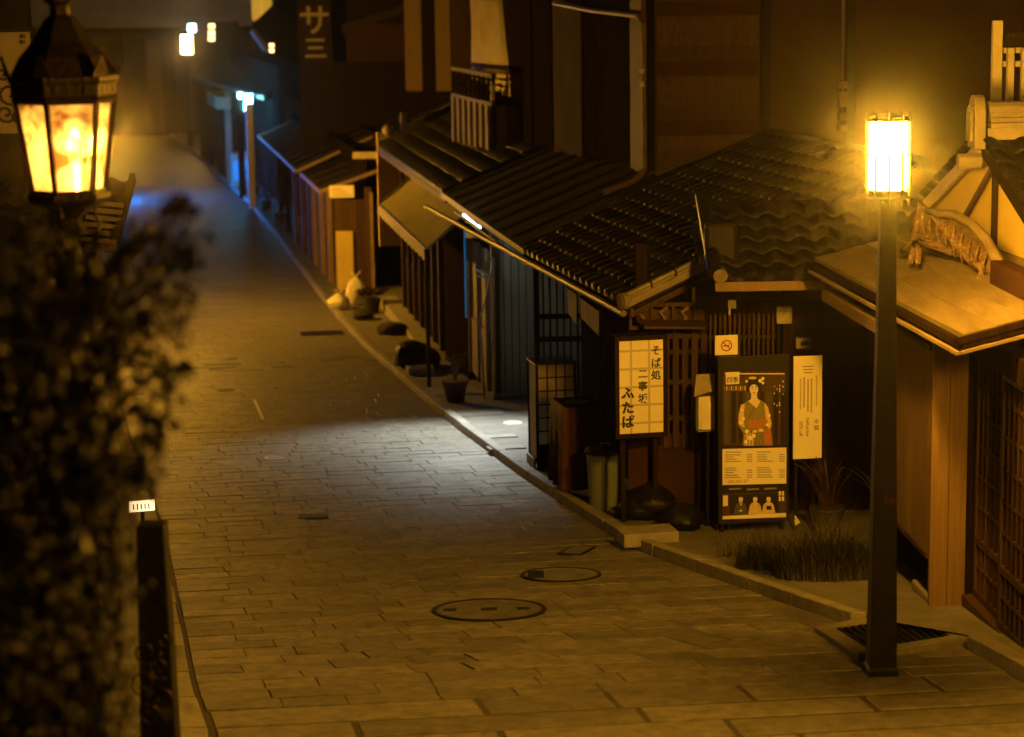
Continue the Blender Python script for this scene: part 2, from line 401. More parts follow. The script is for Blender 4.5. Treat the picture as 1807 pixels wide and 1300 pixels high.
# manhole lids, small covers
def manhole(px, py, rad, slots, label):
    c = G(px, py)+Vector((0, 0, .003)); t = thing('manhole_cover', c, label, 'manhole cover', None)
    dz = (zg(c.y+.5)-zg(c.y-.5)); up = Vector((0, -dz, 1)).normalized(); X = Vector((1, 0, 0)); Y = Vector((0, 1, dz)).normalized()
    def ring(b, r0, r1, z0, z1, n=40):
        for i in range(n):
            a0, a1 = 2*math.pi*i/n, 2*math.pi*(i+1)/n
            q = lambda r, a, z: c+X*(r*math.cos(a))+Y*(r*math.sin(a))+up*z
            b.quad(q(r0, a0, z1), q(r1, a0, z1), q(r1, a1, z1), q(r0, a1, z1)); b.quad(q(r1, a0, z0), q(r1, a1, z0), q(r1, a1, z1), q(r1, a0, z1))
    b = MB(); ring(b, rad*.92, rad, -.01, .012); b.build('rim', IRON, t)
    b = MB(); q = [c+X*(rad*.915*math.cos(2*math.pi*i/40))+Y*(rad*.915*math.sin(2*math.pi*i/40)) for i in range(40)]
    b.slab([p+up*(-.005) for p in q], up, .014); b.build('lid', STONE, t)
    for sx, sw, sl in slots:
        b = MB(); p = c+X*(sx*rad); b.slab([p-X*sw*rad-Y*sl*rad+up*.0095, p+X*sw*rad-Y*sl*rad+up*.0095, p+X*sw*rad+Y*sl*rad+up*.0095, p-X*sw*rad+Y*sl*rad+up*.0095], up, .003)
        b.build('lifting_slot', IRON, t)
manhole(863, 1077, .485, [(-.68, .11, .12), (0, .14, .12), (.6, .11, .12)], 'round manhole cover with three dark slots set in the paving')
manhole(990, 1015, .37, [(-.62, .2, .5)], 'plain round manhole cover with one dark segment, beside the kerb')
def cover(name, px, py, w, l, rot, m, label, cat, th=.006):
    c = G(px, py); dz = zg(c.y+.5)-zg(c.y-.5); u = Vector((math.sin(rot), math.cos(rot), dz*math.cos(rot))).normalized(); x = Vector((math.cos(rot), -math.sin(rot), -dz*math.sin(rot))).normalized(); up = x.cross(u)
    t = thing(name, c, label, cat)
    MB().slab([c-x*w-u*l+up*.006, c+x*w-u*l+up*.006, c+x*w+u*l+up*.006, c-x*w+u*l+up*.006], up, th).build('plate', m, t, bevel=.003)
    b = MB()
    for i in (-1, 1): b.bar(c+x*(i*(w+.012))-u*l+up*.006, c+x*(i*(w+.012))+u*l+up*.006, .02, .016, up)
    for i in (-1, 1): b.bar(c+u*(i*(l+.012))-x*(w+.02)+up*.006, c+u*(i*(l+.012))+x*(w+.02)+up*.006, .02, .014, up)
    b.build('frame', IRON, t)
    return t
cover('valve_cover', 1018, 972, .10, .22, .35, STEEL, 'small steel valve cover plate let into the paving near the kerb', 'valve cover')
cover('valve_cover', 553, 912, .14, .10, -.1, IRON, 'small black valve cover in the middle of the street', 'valve cover')
cover('water_cover', 568, 588, .40, .30, -.15, IRON, 'flat dark rectangular cover in the street before the white bags', 'cover')
c = G(484, 808); t = thing('ring_mark', c, 'small pale ring shaped paint mark on the paving', 'paint mark'); b = MB()
for i in range(22):
    a0, a1 = 2*math.pi*i/28+1.2, 2*math.pi*(i+1)/28+1.2; q = lambda r, a: Vector((c.x+r*math.cos(a), c.y+r*math.sin(a), zg(c.y+r*math.sin(a))+.008))
    b.quad(q(.095, a0), q(.125, a0), q(.125, a1), q(.095, a1))
b.build('paint', PAPER, t)
a, e = G(449, 706), G(464, 741); t = thing('paint_stripe', e, 'short white paint stripe running along the street paving', 'paint mark')
MB().quad(a+Vector((-.02, 0, .009)), a+Vector((.02, 0, .009)), e+Vector((.025, 0, .009)), e+Vector((-.025, 0, .009))).build('paint', PAPER, t)

# drain grate behind the street lamp
q = [G(1437, 1116), G(1640, 1084), G(1712, 1136), G(1515, 1168)]
c = sum(q, Vector())/4; t = thing('drain_grate', c, 'square drain grate in a stone frame behind the lamp post', 'drain grate')
ins = [c+(p-c)*.74 for p in q]; up = Vector((0, .09, 1)).normalized()
for i in range(4):
    a0, a1, i0, i1 = q[i], q[(i+1) % 4], ins[i], ins[(i+1) % 4]
    MB().slab([p+up*-.03 for p in (a0, a1, i1, i0)], up, .085).build('frame_stone', KERBM, t, bevel=.01)
MB().slab([p+up*-.02 for p in ins], up, .03).build('pit', IRON, t)
for k in range(12):
    w = (k+.5)/12; MB().bar(ins[0].lerp(ins[1], w)+up*.03, ins[3].lerp(ins[2], w)+up*.03, .022, .03, up).build('grate_bar', IRON, t)
for k in (.02, .5, .98):
    MB().bar(ins[0].lerp(ins[3], k)+up*.028, ins[1].lerp(ins[2], k)+up*.028, .02, .024, up).build('grate_bar', IRON, t)

# ================================================================== STREET LAMPS
def street_lamp(base, zg0, zg1, glow, label, rods=10, w=.195, detail=True, R=.148):
    base = Vector(base); t = thing('street_lamp', base, label, 'street lamp', 'street lamps along the street')
    x, y, z = base; H = zg0-z
    b = MB(); hw = w/2; tw = w*.31
    zs = [(0, hw), (H*.35, hw*.86), (H*.7, hw*.68), (H-.09, hw*.55), (H-.02, hw*.5)]
    r2 = math.sqrt(2); b.lathe(base, [(r*r2, h) for h, r in zs], 4, math.pi/4); b.build('post', IRON, t, bevel=.006)
    MB().lathe(base, [(hw*r2*1.12, -.05), (hw*r2*1.12, .05), (hw*r2*1.02, .07)], 4, math.pi/4).build('base_sleeve', IRON, t)
    c = Vector((x, y, 0))
    MB().lathe(c, [(.05, zg0-.10), (.13, zg0-.02), (.146, zg0-.015), (.146, zg0-.003)], 20).build('collar', IRON, t, smooth=False)
    MB().lathe(c, [(R-.022, zg0), (R-.022, zg1)], 24).build('lamp_glass', glow, t, smooth=False)
    MB().lathe(c, [(R+.012, zg1+.002), (R*.95, zg1+.03), (.03, zg1+.06)], 24).build('cap', IRON, t)
    if detail:
        for k in range(rods):
            a = 2*math.pi*k/rods+.21; p = Vector((x+R*1.05*math.cos(a), y+R*1.05*math.sin(a), 0))
            MB().tube([p+Vector((0, 0, zg0-.12)), p+Vector((0, 0, zg1+.07))], .0075, 6).build('guard_rod', IRON, t)
            MB().tube([p+Vector((0, 0, zg0)), p+Vector((0, 0, zg0+(zg1-zg0)*.5))], .0135, 6).build('pane_bar', IRON, t)
        zm = zg0+(zg1-zg0)*.52; pts = [Vector((x+R*1.06*math.cos(2*math.pi*k/24), y+R*1.06*math.sin(2*math.pi*k/24), zm)) for k in range(25)]
        MB().tube(pts, .007, 6, cap=False).build('guard_ring', IRON, t)
        pts = [Vector((p.x, p.y, zg0-.06)) for p in pts]; MB().tube(pts, .007, 6, cap=False).build('guard_ring', IRON, t)
    return t
b0 = G(1555, 1188); LY = b0.y
l1 = street_lamp((b0.x, b0.y, zg(b0.y)), P(1565, 332, LY).z, P(1565, 214, LY).z, GLOW, 'glowing street lamp on a black square post beside the drain grate')
f = MB(); pr = P(1571, 884, LY-.12)
for k in range(5):
    f.bar(pr+Vector((-.045+k*.02, 0, -.03+.012*(k % 2))), pr+Vector((-.03+k*.02, 0, .035-.014*((k*3) % 2))), .006, .003, (0, 1, 0))
f.build('painted_scrawl', mat('faded_red_paint', (.12, .02, .012), rough=.7), l1)
b0 = G(337, 262); street_lamp((b0.x, b0.y, zg(b0.y)), P(330, 94, b0.y).z, P(330, 62, b0.y).z, GLOWF, 'distant street lamp on a thin post at the bend of the street', detail=False, w=.24, R=.27)
q = P(172, 250, 46); street_lamp((lx(46)-.15, 46, zg(46)), zg(46)+3.55, zg(46)+4.0, GLOWS, 'assumed street lamp hidden behind the bronze lantern on the verge')  # unseen lamp, assumed and added to light the middle of the street
street_lamp((3.35, 9.5, zg(9.5)), zg(9.5)+3.55, zg(9.5)+4.0, GLOWT, 'assumed street lamp high on the slope, out of view to the right')  # lamp outside the view, assumed and added to brighten the nearest paving

# ================================================================== BRONZE LANTERN
LYN = 12.0
ax = P(122, 340, LYN); gx, gy = ax.x, ax.y
zb, zt, zr, zn = ax.z, P(118, 180, LYN).z, P(112, 112, LYN).z, P(108, 26, LYN).z
t = thing('bronze_lantern', (gx, gy, zg(gy)), 'bronze hexagonal lantern with amber glass panes on a tall post over the leaves', 'lantern')
C0 = Vector((gx, gy, 0)); NL = 6; ROT = math.radians(20)
MB().lathe((gx, gy, zg(gy)), [(.11, -.1), (.11, .25), (.06, .35), (.05, 2.6), (.075, 2.7), (.05, 2.78), (.05, zb-.22-zg(gy))], 12).build('post', IRON, t, smooth=False)
MB().lathe(C0, [(.05, zb-.24), (.09, zb-.20), (.06, zb-.14), (.13, zb-.08), (.205, zb-.05), (.225, zb-.025), (.225, zb)], 6, ROT).build('base_cup', BRONZE, t)
for k in range(3):
    a = ROT+2*math.pi*k/3; p = lambda r, z: Vector((gx+r*math.cos(a), gy+r*math.sin(a), z))
    MB().tube([p(.05, zb-.30), p(.12, zb-.27), p(.16, zb-.18), p(.13, zb-.10), p(.17, zb-.05)], [.012, .012, .011, .010, .010], 8).build('scroll_bracket', BRONZE, t, smooth=True)
Rb, Rt = .195, .265
hexp = lambda r, k, z: Vector((gx+r*math.cos(ROT+2*math.pi*k/NL), gy+r*math.sin(ROT+2*math.pi*k/NL), z))
for k in range(NL):
    a0, a1, b1_, b0_ = hexp(Rb-.012, k, zb), hexp(Rb-.012, k+1, zb), hexp(Rt-.012, k+1, zt), hexp(Rt-.012, k, zt)
    MB().quad(a0.lerp(a1, .06), a0.lerp(a1, .94), b0_.lerp(b1_, .94), b0_.lerp(b1_, .06)).build('glass_pane', GLASS, t)
    MB().bar(hexp(Rb, k, zb-.01), hexp(Rt, k, zt+.01), .026).build('glazing_bar', BRONZE, t)
    MB().bar(hexp(Rb, k, zb+.008), hexp(Rb, k+1, zb+.008), .022, .03).build('bottom_rail', BRONZE, t)
b = MB(); b.lathe(C0, [(.272, zt-.005), (.285, zt+.02), (.278, zt+.03), (.285, zt+.045), (.285, zt+.10), (.297, zt+.115), (.297, zt+.14), (.272, zt+.15)], 6, ROT)
b.build('cornice', BRONZE, t)
b = MB(); b.lathe(C0, [(.282, zt+.15), (.235, zt+.24), (.155, zt+.33), (.085, zn-.02), (.055, zn), (.055, zn+.05), (.085, zn+.075), (.075, zn+.13), (.04, zn+.19), (.02, zn+.26)], 6, ROT)
b.build('roof', BRONZE, t)
for k in range(NL):
    p = hexp(.29, k, zt+.14); o = (p-C0); o.z = 0; o.normalize(); s = Vector((-o.y, o.x, 0))
    MB().slab([p-s*.05, p+s*.05, p+s*.035+o*.012+Vector((0, 0, .05)), p+s*.012+o*.03+Vector((0, 0, .115)), p-s*.012+o*.03+Vector((0, 0, .115)), p-s*.035+o*.012+Vector((0, 0, .05))], o, .012).build('crest_leaf', BRONZE, t)
    m = (hexp(.287, k, zt+.07)+hexp(.287, k+1, zt+.07))/2; o = (m-C0); o.z = 0; o.normalize(); s = Vector((-o.y, o.x, 0))
    for j in (-.08, 0, .08):
        q = C0+o*(.287*.868)+s*j+Vector((0, 0, zt+.07)); MB().slab([q-s*.018-Vector((0, 0, .018)), q+s*.018-Vector((0, 0, .018)), q+s*.018+Vector((0, 0, .018)), q-s*.018+Vector((0, 0, .018))], o, .006).build('stud', BRONZE, t)
MB().lathe((gx+.05, gy-.02, zb+.13), [(.012, -.13), (.018, 0), (.038, .05), (.05, .11), (.042, .18), (.015, .215)], 14).build('bulb', BULB, t, smooth=True)
for sgn in (-1, 1):
    MB().tube([Vector((gx+.105+.012*sgn, gy-.1, zb+.01)), Vector((gx+.095, gy-.12, zb+.24)), Vector((gx+.12+.015*sgn, gy-.1, zt-.03))], .0055, 6).build('support_wire', BRONZE, t)

# ================================================================== house parts
def boards(name, m, parent, fr, s0, s1, d0, d1, z0, z1, n, along='s', gap=.006):
    """a boarded wall: n upright boards, each its own piece"""
    for i in range(n):
        if along == 's':
            a, c = s0+(s1-s0)*i/n+gap/2, s0+(s1-s0)*(i+1)/n-gap/2
            j = random.uniform(-.003, .003); MB().box(fr, a, c, d0+j, d1, z0, z1).build(name, m, parent)
        else:
            a, c = d0+(d1-d0)*i/n+gap/2, d0+(d1-d0)*(i+1)/n-gap/2
            j = random.uniform(-.003, .003); MB().box(fr, s0+j, s1, a, c, z0, z1).build(name, m, parent)
def bx(name, m, parent, fr, s0, s1, d0, d1, z0, z1, bevel=0.0):
    return MB().box(fr, s0, s1, d0, d1, z0, z1).build(name, m, parent, bevel=bevel)

# ================================================================== LATTICE HOUSE (near right)
FR = Frame((3.70, 17.62), (-.05, 1)); z0 = zg(17.6)
R1 = thing('lattice_house', FR(-1, .8, z0), 'wooden house with lattice doors, board canopy and ochre tiled gable behind the lamp post', 'house')
bx('wall', REDWALL, R1, FR, -9, 0.02, .16, .30, z0-.1, 2.75)
bx('foundation_sill', WOODB, R1, FR, -8.5, -.02, -.03, .14, z0-.15, z0+.17)
bx('head_beam', WOODD, R1, FR, -8.5, 1.4, -.04, .12, 2.02, 2.22)
# sliding lattice doors
for k in range(6):
    s1 = -.06-k*.92; s0 = s1-.90; d = -.0 if k % 2 else .05
    dr = bx('sliding_door', WOODB, R1, FR, s0, s1, d+.045, d+.06, z0+.17, 2.02)
    for s in (s0, s1-.05): bx('stile', WOODB, dr, FR, s, s+.05, d, d+.045, z0+.17, 2.02)
    for z in (z0+.17, z0+.62, 1.96): bx('rail', WOODB, dr, FR, s0+.05, s1-.05, d, d+.044, z, z+.06)
    for i in range(1, 6): s = s0+.05+(s1-s0-.10)*i/6; bx('lattice_bar', WOODB, dr, FR, s-.011, s+.011, d+.004, d+.036, z0+.23, 1.96)
    for i in range(1, 8):
        z = z0+.17+i*.255
        if abs(z-(z0+.64)) > .06 and z < 1.93: bx('lattice_bar', WOODB, dr, FR, s0+.05, s1-.05, d+.008, d+.04, z-.011, z+.011)
    for i in range(6):
        sa = s0+.05+(s1-s0-.10)*i/6
        for (za, zb_) in ((z0+.24, z0+.60), (z0+.70, 1.2), (1.22, 1.94)):
            bx('pane', SHOJI if (i % 3 or za > 1.2) else WOODB, dr, FR, sa+.02, sa+.10, d+.038, d+.0445, za, zb_)
# wing wall and shutter box
boards('wing_board', WOODL, R1, FR, 0.0, .05, -.30, .0, z0-.06, 2.12, 2, 'd')
sb = bx('shutter_box', WOODL, R1, FR, .05, 1.42, -.298, -.02, z0+.46, 2.06, .006)
bx('box_edge', WOODB, sb, FR, .052, 1.44, -.316, -.30, z0+.46, z0+.50); bx('box_edge', WOODB, sb, FR, .052, 1.44, -.316, -.30, 2.02, 2.06)
bx('wall', WOODD, R1, FR, .05, 3.2, -.02, .08, z0-.35, 2.30)
bx('footing_stone', KERBM, R1, FR, .06, .75, -.27, -.03, z0-.1, z0+.10, .02)
# board canopy
CA, CB = Vector((3.35, 16.07, 2.40)), Vector((2.92, 20.81, 2.40)); cu = (CB-CA).normalized(); cr = Vector((cu.y, -cu.x, 0)); TAU = .24
ca = CA-cu*.0
cano = MB().slab([ca+Vector((0, 0, -.03)), CB+Vector((0, 0, -.03)), CB+cr*1.25+Vector((0, 0, -.03+1.25*TAU)), ca+cr*1.25+Vector((0, 0, -.03+1.25*TAU))], (0, 0, -1), .03).build('canopy', WOODD, R1)
L = (CB-CA).length
for j in range(5):
    s = -.02
    while s < L:
        ln = random.uniform(1.1, 1.9); e = min(L+.02, s+ln)
        if L-e < .4: e = L+.02
        p = lambda a, d, h: ca+cu*a+cr*d+Vector((0, 0, d*TAU+h))
        d0, d1 = j*.25-.03, j*.25+.245
        MB().hexa([p(s+.004, d0, -.026), p(s+.004, d1, -.026), p(e-.004, d1, -.026), p(e-.004, d0, -.026)], [p(s+.004, d0, .014), p(s+.004, d1, .002), p(e-.004, d1, .002), p(e-.004, d0, .014)]).build('canopy_board', WOODG, cano)
        s = e
p = lambda a, d, h: ca+cu*a+cr*d+Vector((0, 0, d*TAU+h))
MB().bar(p(-.03, -.045, -.06), p(L+.03, -.045, -.06), .03, .055).build('eave_trim', WOODD, cano)
MB().bar(p(-.05, -.075, -.115), p(L+.05, -.075, -.115), .035, .025).build('gutter', TRIM, cano)
MB().bar(p(-.055, -.09, -.02), p(-.055, 1.3, -.02), .03, .05).build('verge_board', WOODD, cano)
MB().bar(p(-.07, -.06, -.11), p(-.07, 1.3, -.12), .03, .022).build('verge_trim', TRIM, cano)
for k in range(9):
    s = .1+k*(L-.2)/8; MB().bar(p(s, -.02, -.09), p(s, 1.2, -.09), .05, .06).build('rafter', WOODB, cano)
MB().bar(P(1457, 520, 20.3), P(1552, 577, 18.3), .08, .10).build('bracket_beam', WOODL, R1)
# ochre gable with tiled roof
gx0 = lambda y: 4.40-.09*(y-17)
AY, AZ, HW, RISE = 19.25, 3.55, 2.15, .86
gp = lambda y, z, dx=0: Vector((gx0(y)+dx, y, z))
gw = MB().slab([gp(AY-HW, AZ-RISE), gp(AY-HW, 2.3), gp(AY+HW, 2.3), gp(AY+HW, AZ-RISE), gp(AY, AZ)], (1, 0, 0), .12).build('gable_wall', PLASTER, R1)
MB().bar(gp(AY-.22, AZ-.10, -.03), gp(AY-.22, 2.55, -.03), .06, .045, (1, 0, 0)).build('gable_post', WOODD, gw)
MB().bar(gp(AY-.22, AZ-.14, -.035), gp(AY+.62, 2.86, -.035), .055, .035, (1, 0, 0)).build('gable_brace', WOODB, gw)
rf = None
for sg in (-1, 1):
    e0 = gp(AY, AZ+.03, -.07); e1 = gp(AY+sg*HW*1.04, AZ+.03-RISE*1.04, -.07); n = Vector((0, sg*RISE, HW)).normalized()
    sl = MB().slab([e0, e1, e1+Vector((3.6, 0, 0)), e0+Vector((3.6, 0, 0))], n, .05).build('roof', WOODD, R1)
    MB().bar(e0+n*-.03+Vector((-.012, 0, 0)), e1+n*-.03+Vector((-.012, 0, 0)), .03, .13, n).build('barge_board', TRIM if sg > 0 else WOODD, sl)
    tile_roof(sl, e1+n*.075+Vector((-.05, 0, 0)), (1, 0, 0), (e0-e1), 9 if sg < 0 else 4, 9, .30, .262)
RC = gp(AY, AZ+.09, -.16)
rd = MB().box(WF, AY-.13, AY+.13, RC.x+.1, RC.x+3.6, AZ+.06, AZ+.16).build('ridge', TILEL, R1)
for j in range(3):
    x = RC.x+.12
    while x < RC.x+3.4:
        MB().box(WF, AY-.15+j*.018, AY+.15-j*.018, x+.003, x+.37, AZ+.163+j*.045, AZ+.203+j*.045).build('ridge_tile', TILEL, rd); x += .375
x = RC.x+.12
while x < RC.x+3.4:
    pts = [(x, AY, AZ+.30), (x+.32, AY, AZ+.30)]; MB().tube(pts, .085, 12).build('ridge_cap', TILEL, rd, smooth=False)
    MB().tube([(x+.31, AY, AZ+.30), (x+.36, AY, AZ+.30)], .10, 12).build('ridge_cap', TILEL, rd, smooth=False); x += .37
arc = lambda r, x, h: [Vector((x, AY+r*math.cos(math.pi*k/12), AZ+.22+h+r*1.15*math.sin(math.pi*k/12))) for k in range(13)]
pts = [Vector((RC.x-.02, AY+.15, AZ-.02))]+arc(.15, RC.x-.02, .05)+[Vector((RC.x-.02, AY-.15, AZ-.02))]
MB().slab(pts, (1, 0, 0), .10).build('ridge_end_tile', TILEL, rd, bevel=.012)
pts = [Vector((RC.x-.05, AY+.09, AZ+.04))]+arc(.09, RC.x-.05, .03)+[Vector((RC.x-.05, AY-.09, AZ+.04))]
MB().slab(pts, (1, 0, 0), .04).build('ridge_end_boss', TILEL, rd, bevel=.01)
MB().tube([P(1690, 285, AY-.1), P(1690, 285, AY-.1)+Vector((.2, 0, 0))], .07, 10).build('verge_tile_end', TILEL, rd)
# little balcony with cream railing above the gable
fl = bx('balcony_floor', WOODD, R1, WF, 20.3, 21.6, 4.75, 8.2, 3.55, 3.72)
bx('balcony_wall', WOODD, R1, WF, 20.5, 21.5, 4.85, 8.1, 2.4, 3.55)
for k, px in enumerate((1757, 1781, 1806, 1830, 1856, 1880)):
    q = P(px, 185, 20.4); top = P(px, 36 if k == 0 else 84, 20.4).z
    MB().box(WF, 20.36, 20.44, q.x-(.045 if k == 0 else .03), q.x+(.045 if k == 0 else .03), 3.72, top).build('baluster', CREAM, fl, bevel=.006)
for py in (62, 88, 112):
    a = P(1757, py, 20.47); MB().box(WF, 20.45, 20.50, a.x, a.x+1.6, a.z-.03, a.z+.02).build('railing', WOODD if py < 80 else CREAM, fl)

# carved driftwood sign board standing on the canopy
def wave_board():
    t = thing('driftwood_board', p(1.9, .55, .01), 'big weathered driftwood sign board propped on the board canopy', 'sign board')
    out = [(1618, 352), (1641, 372), (1660, 378), (1690, 380), (1722, 398), (1748, 428), (1770, 470), (1786, 505), (1793, 515), (1770, 509), (1752, 490), (1735, 478), (1715, 465), (1688, 452), (1665, 448), (1645, 435), (1622, 418)]
    Ya = lambda px: 19.4-(px-1618)/175*2.0
    pts = [P(x, y, Ya(x)) for x, y in out]
    n = Vector((-.85, -.5, .25)).normalized(); b = MB(); o = len(b.v); k = len(pts)
    front = [q+n*(.03*math.sin(i*1.7)) for i, q in enumerate(pts)]
    c = [front[i].lerp(front[(k-i) % k], .5)+n*.035 for i in range(k)]
    b.slab(front, -n, .07); ob = b.build('plank', BARK, t, bevel=.015)
    for i in range(11):
        w = (i+.7)/11.6; top = P(1620+165*w, 356+130*w**1.6+12*math.sin(3.1*w), Ya(1620+165*w)); bot = P(1626+150*w, 420+88*w, Ya(1626+150*w))
        m = top.lerp(bot, .5)+n*.045
        MB().tube([top+n*.012, m, bot+n*.012], [.008, .018, .006], 6).build('carved_rib', BARK, ob, smooth=True)
    top = [P(x, y, Ya(x))+n*.03 for x, y in out[1:9]]
    MB().tube(top, [.03, .035, .04, .04, .045, .05, .04, .03], 8).build('bark_rim', WOODG, t, smooth=True)
    for a, bb in (((1612, 425, 19.3), (1622, 368, 19.3)), ((1615, 428, 19.2), (1680, 446, 18.7)), ((1592, 443, 19.4), (1614, 428, 19.2)), ((1614, 430, 19.2), (1606, 463, 18.9)), ((1616, 430, 19.1), (1620, 462, 18.75)), ((1735, 476, 18.2), (1724, 502, 17.9)), ((1714, 466, 18.2), (1738, 480, 18.0)), ((1735, 470, 18.2), (1775, 505, 17.6))):
        A, B = P(*a), P(*bb); MB().tube([A, A.lerp(B, .5)+Vector((.01, 0, .02)), B], [.03, .035, .025], 7).build('driftwood_prop', BARK, t, smooth=True)
wave_board()

# ================================================================== SOBA SHOP (tiled roof, corner entrance)
FA = Frame((1.20, 22.32), (-.21, 1)); ZE = 1.75; TA = .43; LA = 4.93; DA = 3.15
SA = thing('soba_shop', FA(.6, 1.5, zg(23)), 'dark timber soba shop with tiled roof and pale corner ridge above the posters', 'shop')
zf = zg(24)
nv = Vector((-TA*FA.r.x, -TA*FA.r.y, 1)).normalized()
rA = MB().slab([FA(0, -.02, ZE-.05), FA(LA, -.02, ZE-.05), FA(LA, DA, ZE-.05+DA*TA), FA(0, DA, ZE-.05+DA*TA)], nv, .03).build('roof', WOODD, SA)
tile_roof(rA, FA(.02, 0, ZE)+nv*.03, FA.u, FA.r+Vector((0, 0, TA)), 18, 14, .272, .242)
rB = MB().slab([FA(0, DA, ZE-.05+DA*TA), FA(LA, DA, ZE-.05+DA*TA), FA(LA, DA*2, ZE-.05), FA(0, DA*2, ZE-.05)], Vector((TA*FA.r.x, TA*FA.r.y, 1)), .03).build('roof', TILE, SA)
MB().tube([FA(-.05, DA, ZE+.02+DA*TA), FA(LA+.05, DA, ZE+.02+DA*TA)], .06, 10).build('ridge_cap', TILE, rA)
# eave: fascia, gutter, rafters
MB().bar(FA(-.02, .03, ZE-.06), FA(LA, .03, ZE-.06), .03, .08).build('fascia', WOODB, rA)
MB().tube([FA(-.02, -.06, ZE-.07), FA(LA+6.9, -.06, ZE-.07)], .035, 8).build('gutter', PIPE, rA)
for k in range(15):
    s = .1+k*.33; MB().bar(FA(s, .05, ZE-.10), FA(s, .95, ZE-.10+.9*TA), .05, .06).build('rafter', WOODB, rA)
# pale verge ridge at the near corner, with a round end tile
va, vb = FA(-.06, -.04, ZE+.045), FA(-.06, .98, ZE+.045+1.02*TA)
vr = MB().bar(va, vb, .16, .07).build('verge_ridge', TILEL, rA)
for k in range(4):
    a, c = va.lerp(vb, k/4+.01), va.lerp(vb, (k+1)/4-.01); MB().bar(a+Vector((0, 0, .05)), c+Vector((0, 0, .05)), .12, .04).build('ridge_tile', TILEL, vr, bevel=.006)
    MB().bar(a+Vector((0, 0, .085)), c+Vector((0, 0, .085)), .08, .035).build('ridge_tile', TILEL, vr, bevel=.006)
d = (FA.r*-1+FA.u*-.35).normalized()
MB().tube([va+Vector((0, 0, .02)), va+d*.07+Vector((0, 0, .02))], .085, 18).build('round_end_tile', TILEL, vr)
MB().tube([va+d*.068+Vector((0, 0, .02)), va+d*.082+Vector((0, 0, .02))], .05, 14).build('end_tile_boss', TILEL, vr)
# lean-to roof facing the slope
lx0, lx1, ly0, lz0, LT = 2.02, 4.5, 21.35, 2.14, .42
ln_ = Vector((0, -LT, 1)).normalized()
rL = MB().slab([(lx0, ly0, lz0-.04), (lx1, ly0, lz0-.04), (lx1, ly0+1.5, lz0-.04+1.5*LT), (lx0, ly0+1.5, lz0-.04+1.5*LT)], ln_, .03).build('lean_to_roof', WOODD, SA)
tile_roof(rL, Vector((lx0+.02, ly0, lz0))+ln_*.03, (1, 0, 0), (0, 1, LT), 9, 6, .272, .25)
MB().bar((lx0-.03, ly0-.02, lz0-.07), (lx1, ly0-.02, lz0-.07), .035, .09).build('fascia', WOODL, rL)
MB().tube([(lx0-.03, ly0-.02, lz0+.07), (lx0-.03, ly0+1.45, lz0+.07+1.45*LT)], .075, 12).build('verge_cap', TILE, rL)
for k, x in enumerate((lx0+.02, lx0+.30, lx0+.60, lx0+.88, lx0+1.18)):
    MB().tube([(x, ly0-.045, lz0+.035), (x, ly0+.06, lz0+.055)], .05 if k else .07, 12).build('round_end_tile', TILEL if k == 0 else TILE, rL)
b = MB().box(WF, ly0+.3, ly0+.45, lx0-.1, lx0+.22, lz0+.12, lz0+.52).build('ridge_end_tile', TILE, rL, bevel=.04)
# walls: street side and corner side
bx('street_wall', WOODD, SA, FA, .5, LA, .72, .82, zf-.6, ZE+.2)
boards('wall_board', WOODD, SA, WF, 22.86, 22.94, 1.95, 4.3, zg(22)-.1, 2.5, 12, 'd')
bx('upper_wall', REDWALL, SA, WF, 22.82, 22.86, 1.95, 4.3, 1.42, 2.5)
for x in (1.30, 1.92, 2.82, 3.9): MB().box(WF, 22.68, 22.80, x, x+.11, zg(22)-.05, 2.35).build('post', WOODD, SA)
bx('lintel', WOODB, SA, WF, 22.66, 22.78, 1.30, 2.0, 1.52, 1.66)
bx('lintel', WOODD, SA, WF, 22.70, 22.78, 2.0, 4.2, 1.60, 1.72)
kz = P(1335, 620, 22.7).z
lat = bx('lattice_window', WOODD, SA, WF, 22.74, 22.78, 2.05, 2.78, .95, 1.02)
for k in range(15): x = 2.07+k*.05; MB().box(WF, 22.70, 22.74, x-.011, x+.011, .6, 1.62).build('lattice_slat', WOODB, lat)
for z in (1.33,): bx('lattice_rail', WOODB, lat, WF, 22.745, 22.765, 2.05, 2.8, z, z+.03)
# carved transom beside the corner
tq = bx('transom', WOODB, SA, WF, 22.60, 22.64, 1.22, 1.90, 1.46, 1.50); bx('transom_rail', WOODB, tq, WF, 22.60, 22.64, 1.22, 1.90, 1.70, 1.74)
for k in range(4): x = 1.22+k*.22; MB().box(WF, 22.60, 22.64, x, x+.03, 1.50, 1.70).build('transom_post', WOODB, tq)
for k in range(3):
    x = 1.34+k*.22; MB().tube([(x, 22.62, 1.50), (x+.03, 22.61, 1.58), (x-.02, 22.61, 1.64), (x+.06, 22.62, 1.69)], .022, 6).build('carving', WOODL, tq, smooth=True)
MB().slab([(1.30, 22.60, 1.55), (1.98, 22.60, 1.53), (1.98, 22.32, 1.50), (1.36, 22.28, 1.52)], (0, 0, 1), .025).build('small_shelf', WOODB, SA)
# brown slatted screen right of the sign
sc_ = bx('slatted_screen', WOODB, SA, WF, 22.60, 22.63, 1.60, 2.0, 1.36, 1.42)
for k in range(5):
    x = 1.60+k*.098; MB().box(WF, 22.56, 22.60, x-.03, x+.03, .22, 1.42+.02*(k % 2)).build('slat', WOODB, sc_)
for z in (1.2, .88, .5): bx('screen_rail', WOODB, sc_, WF, 22.60, 22.635, 1.57, 2.02, z, z+.05)
bx('skirting', REDWALL, SA, WF, 22.6, 22.68, 1.2, 2.0, zg(22.6)-.05, .35)
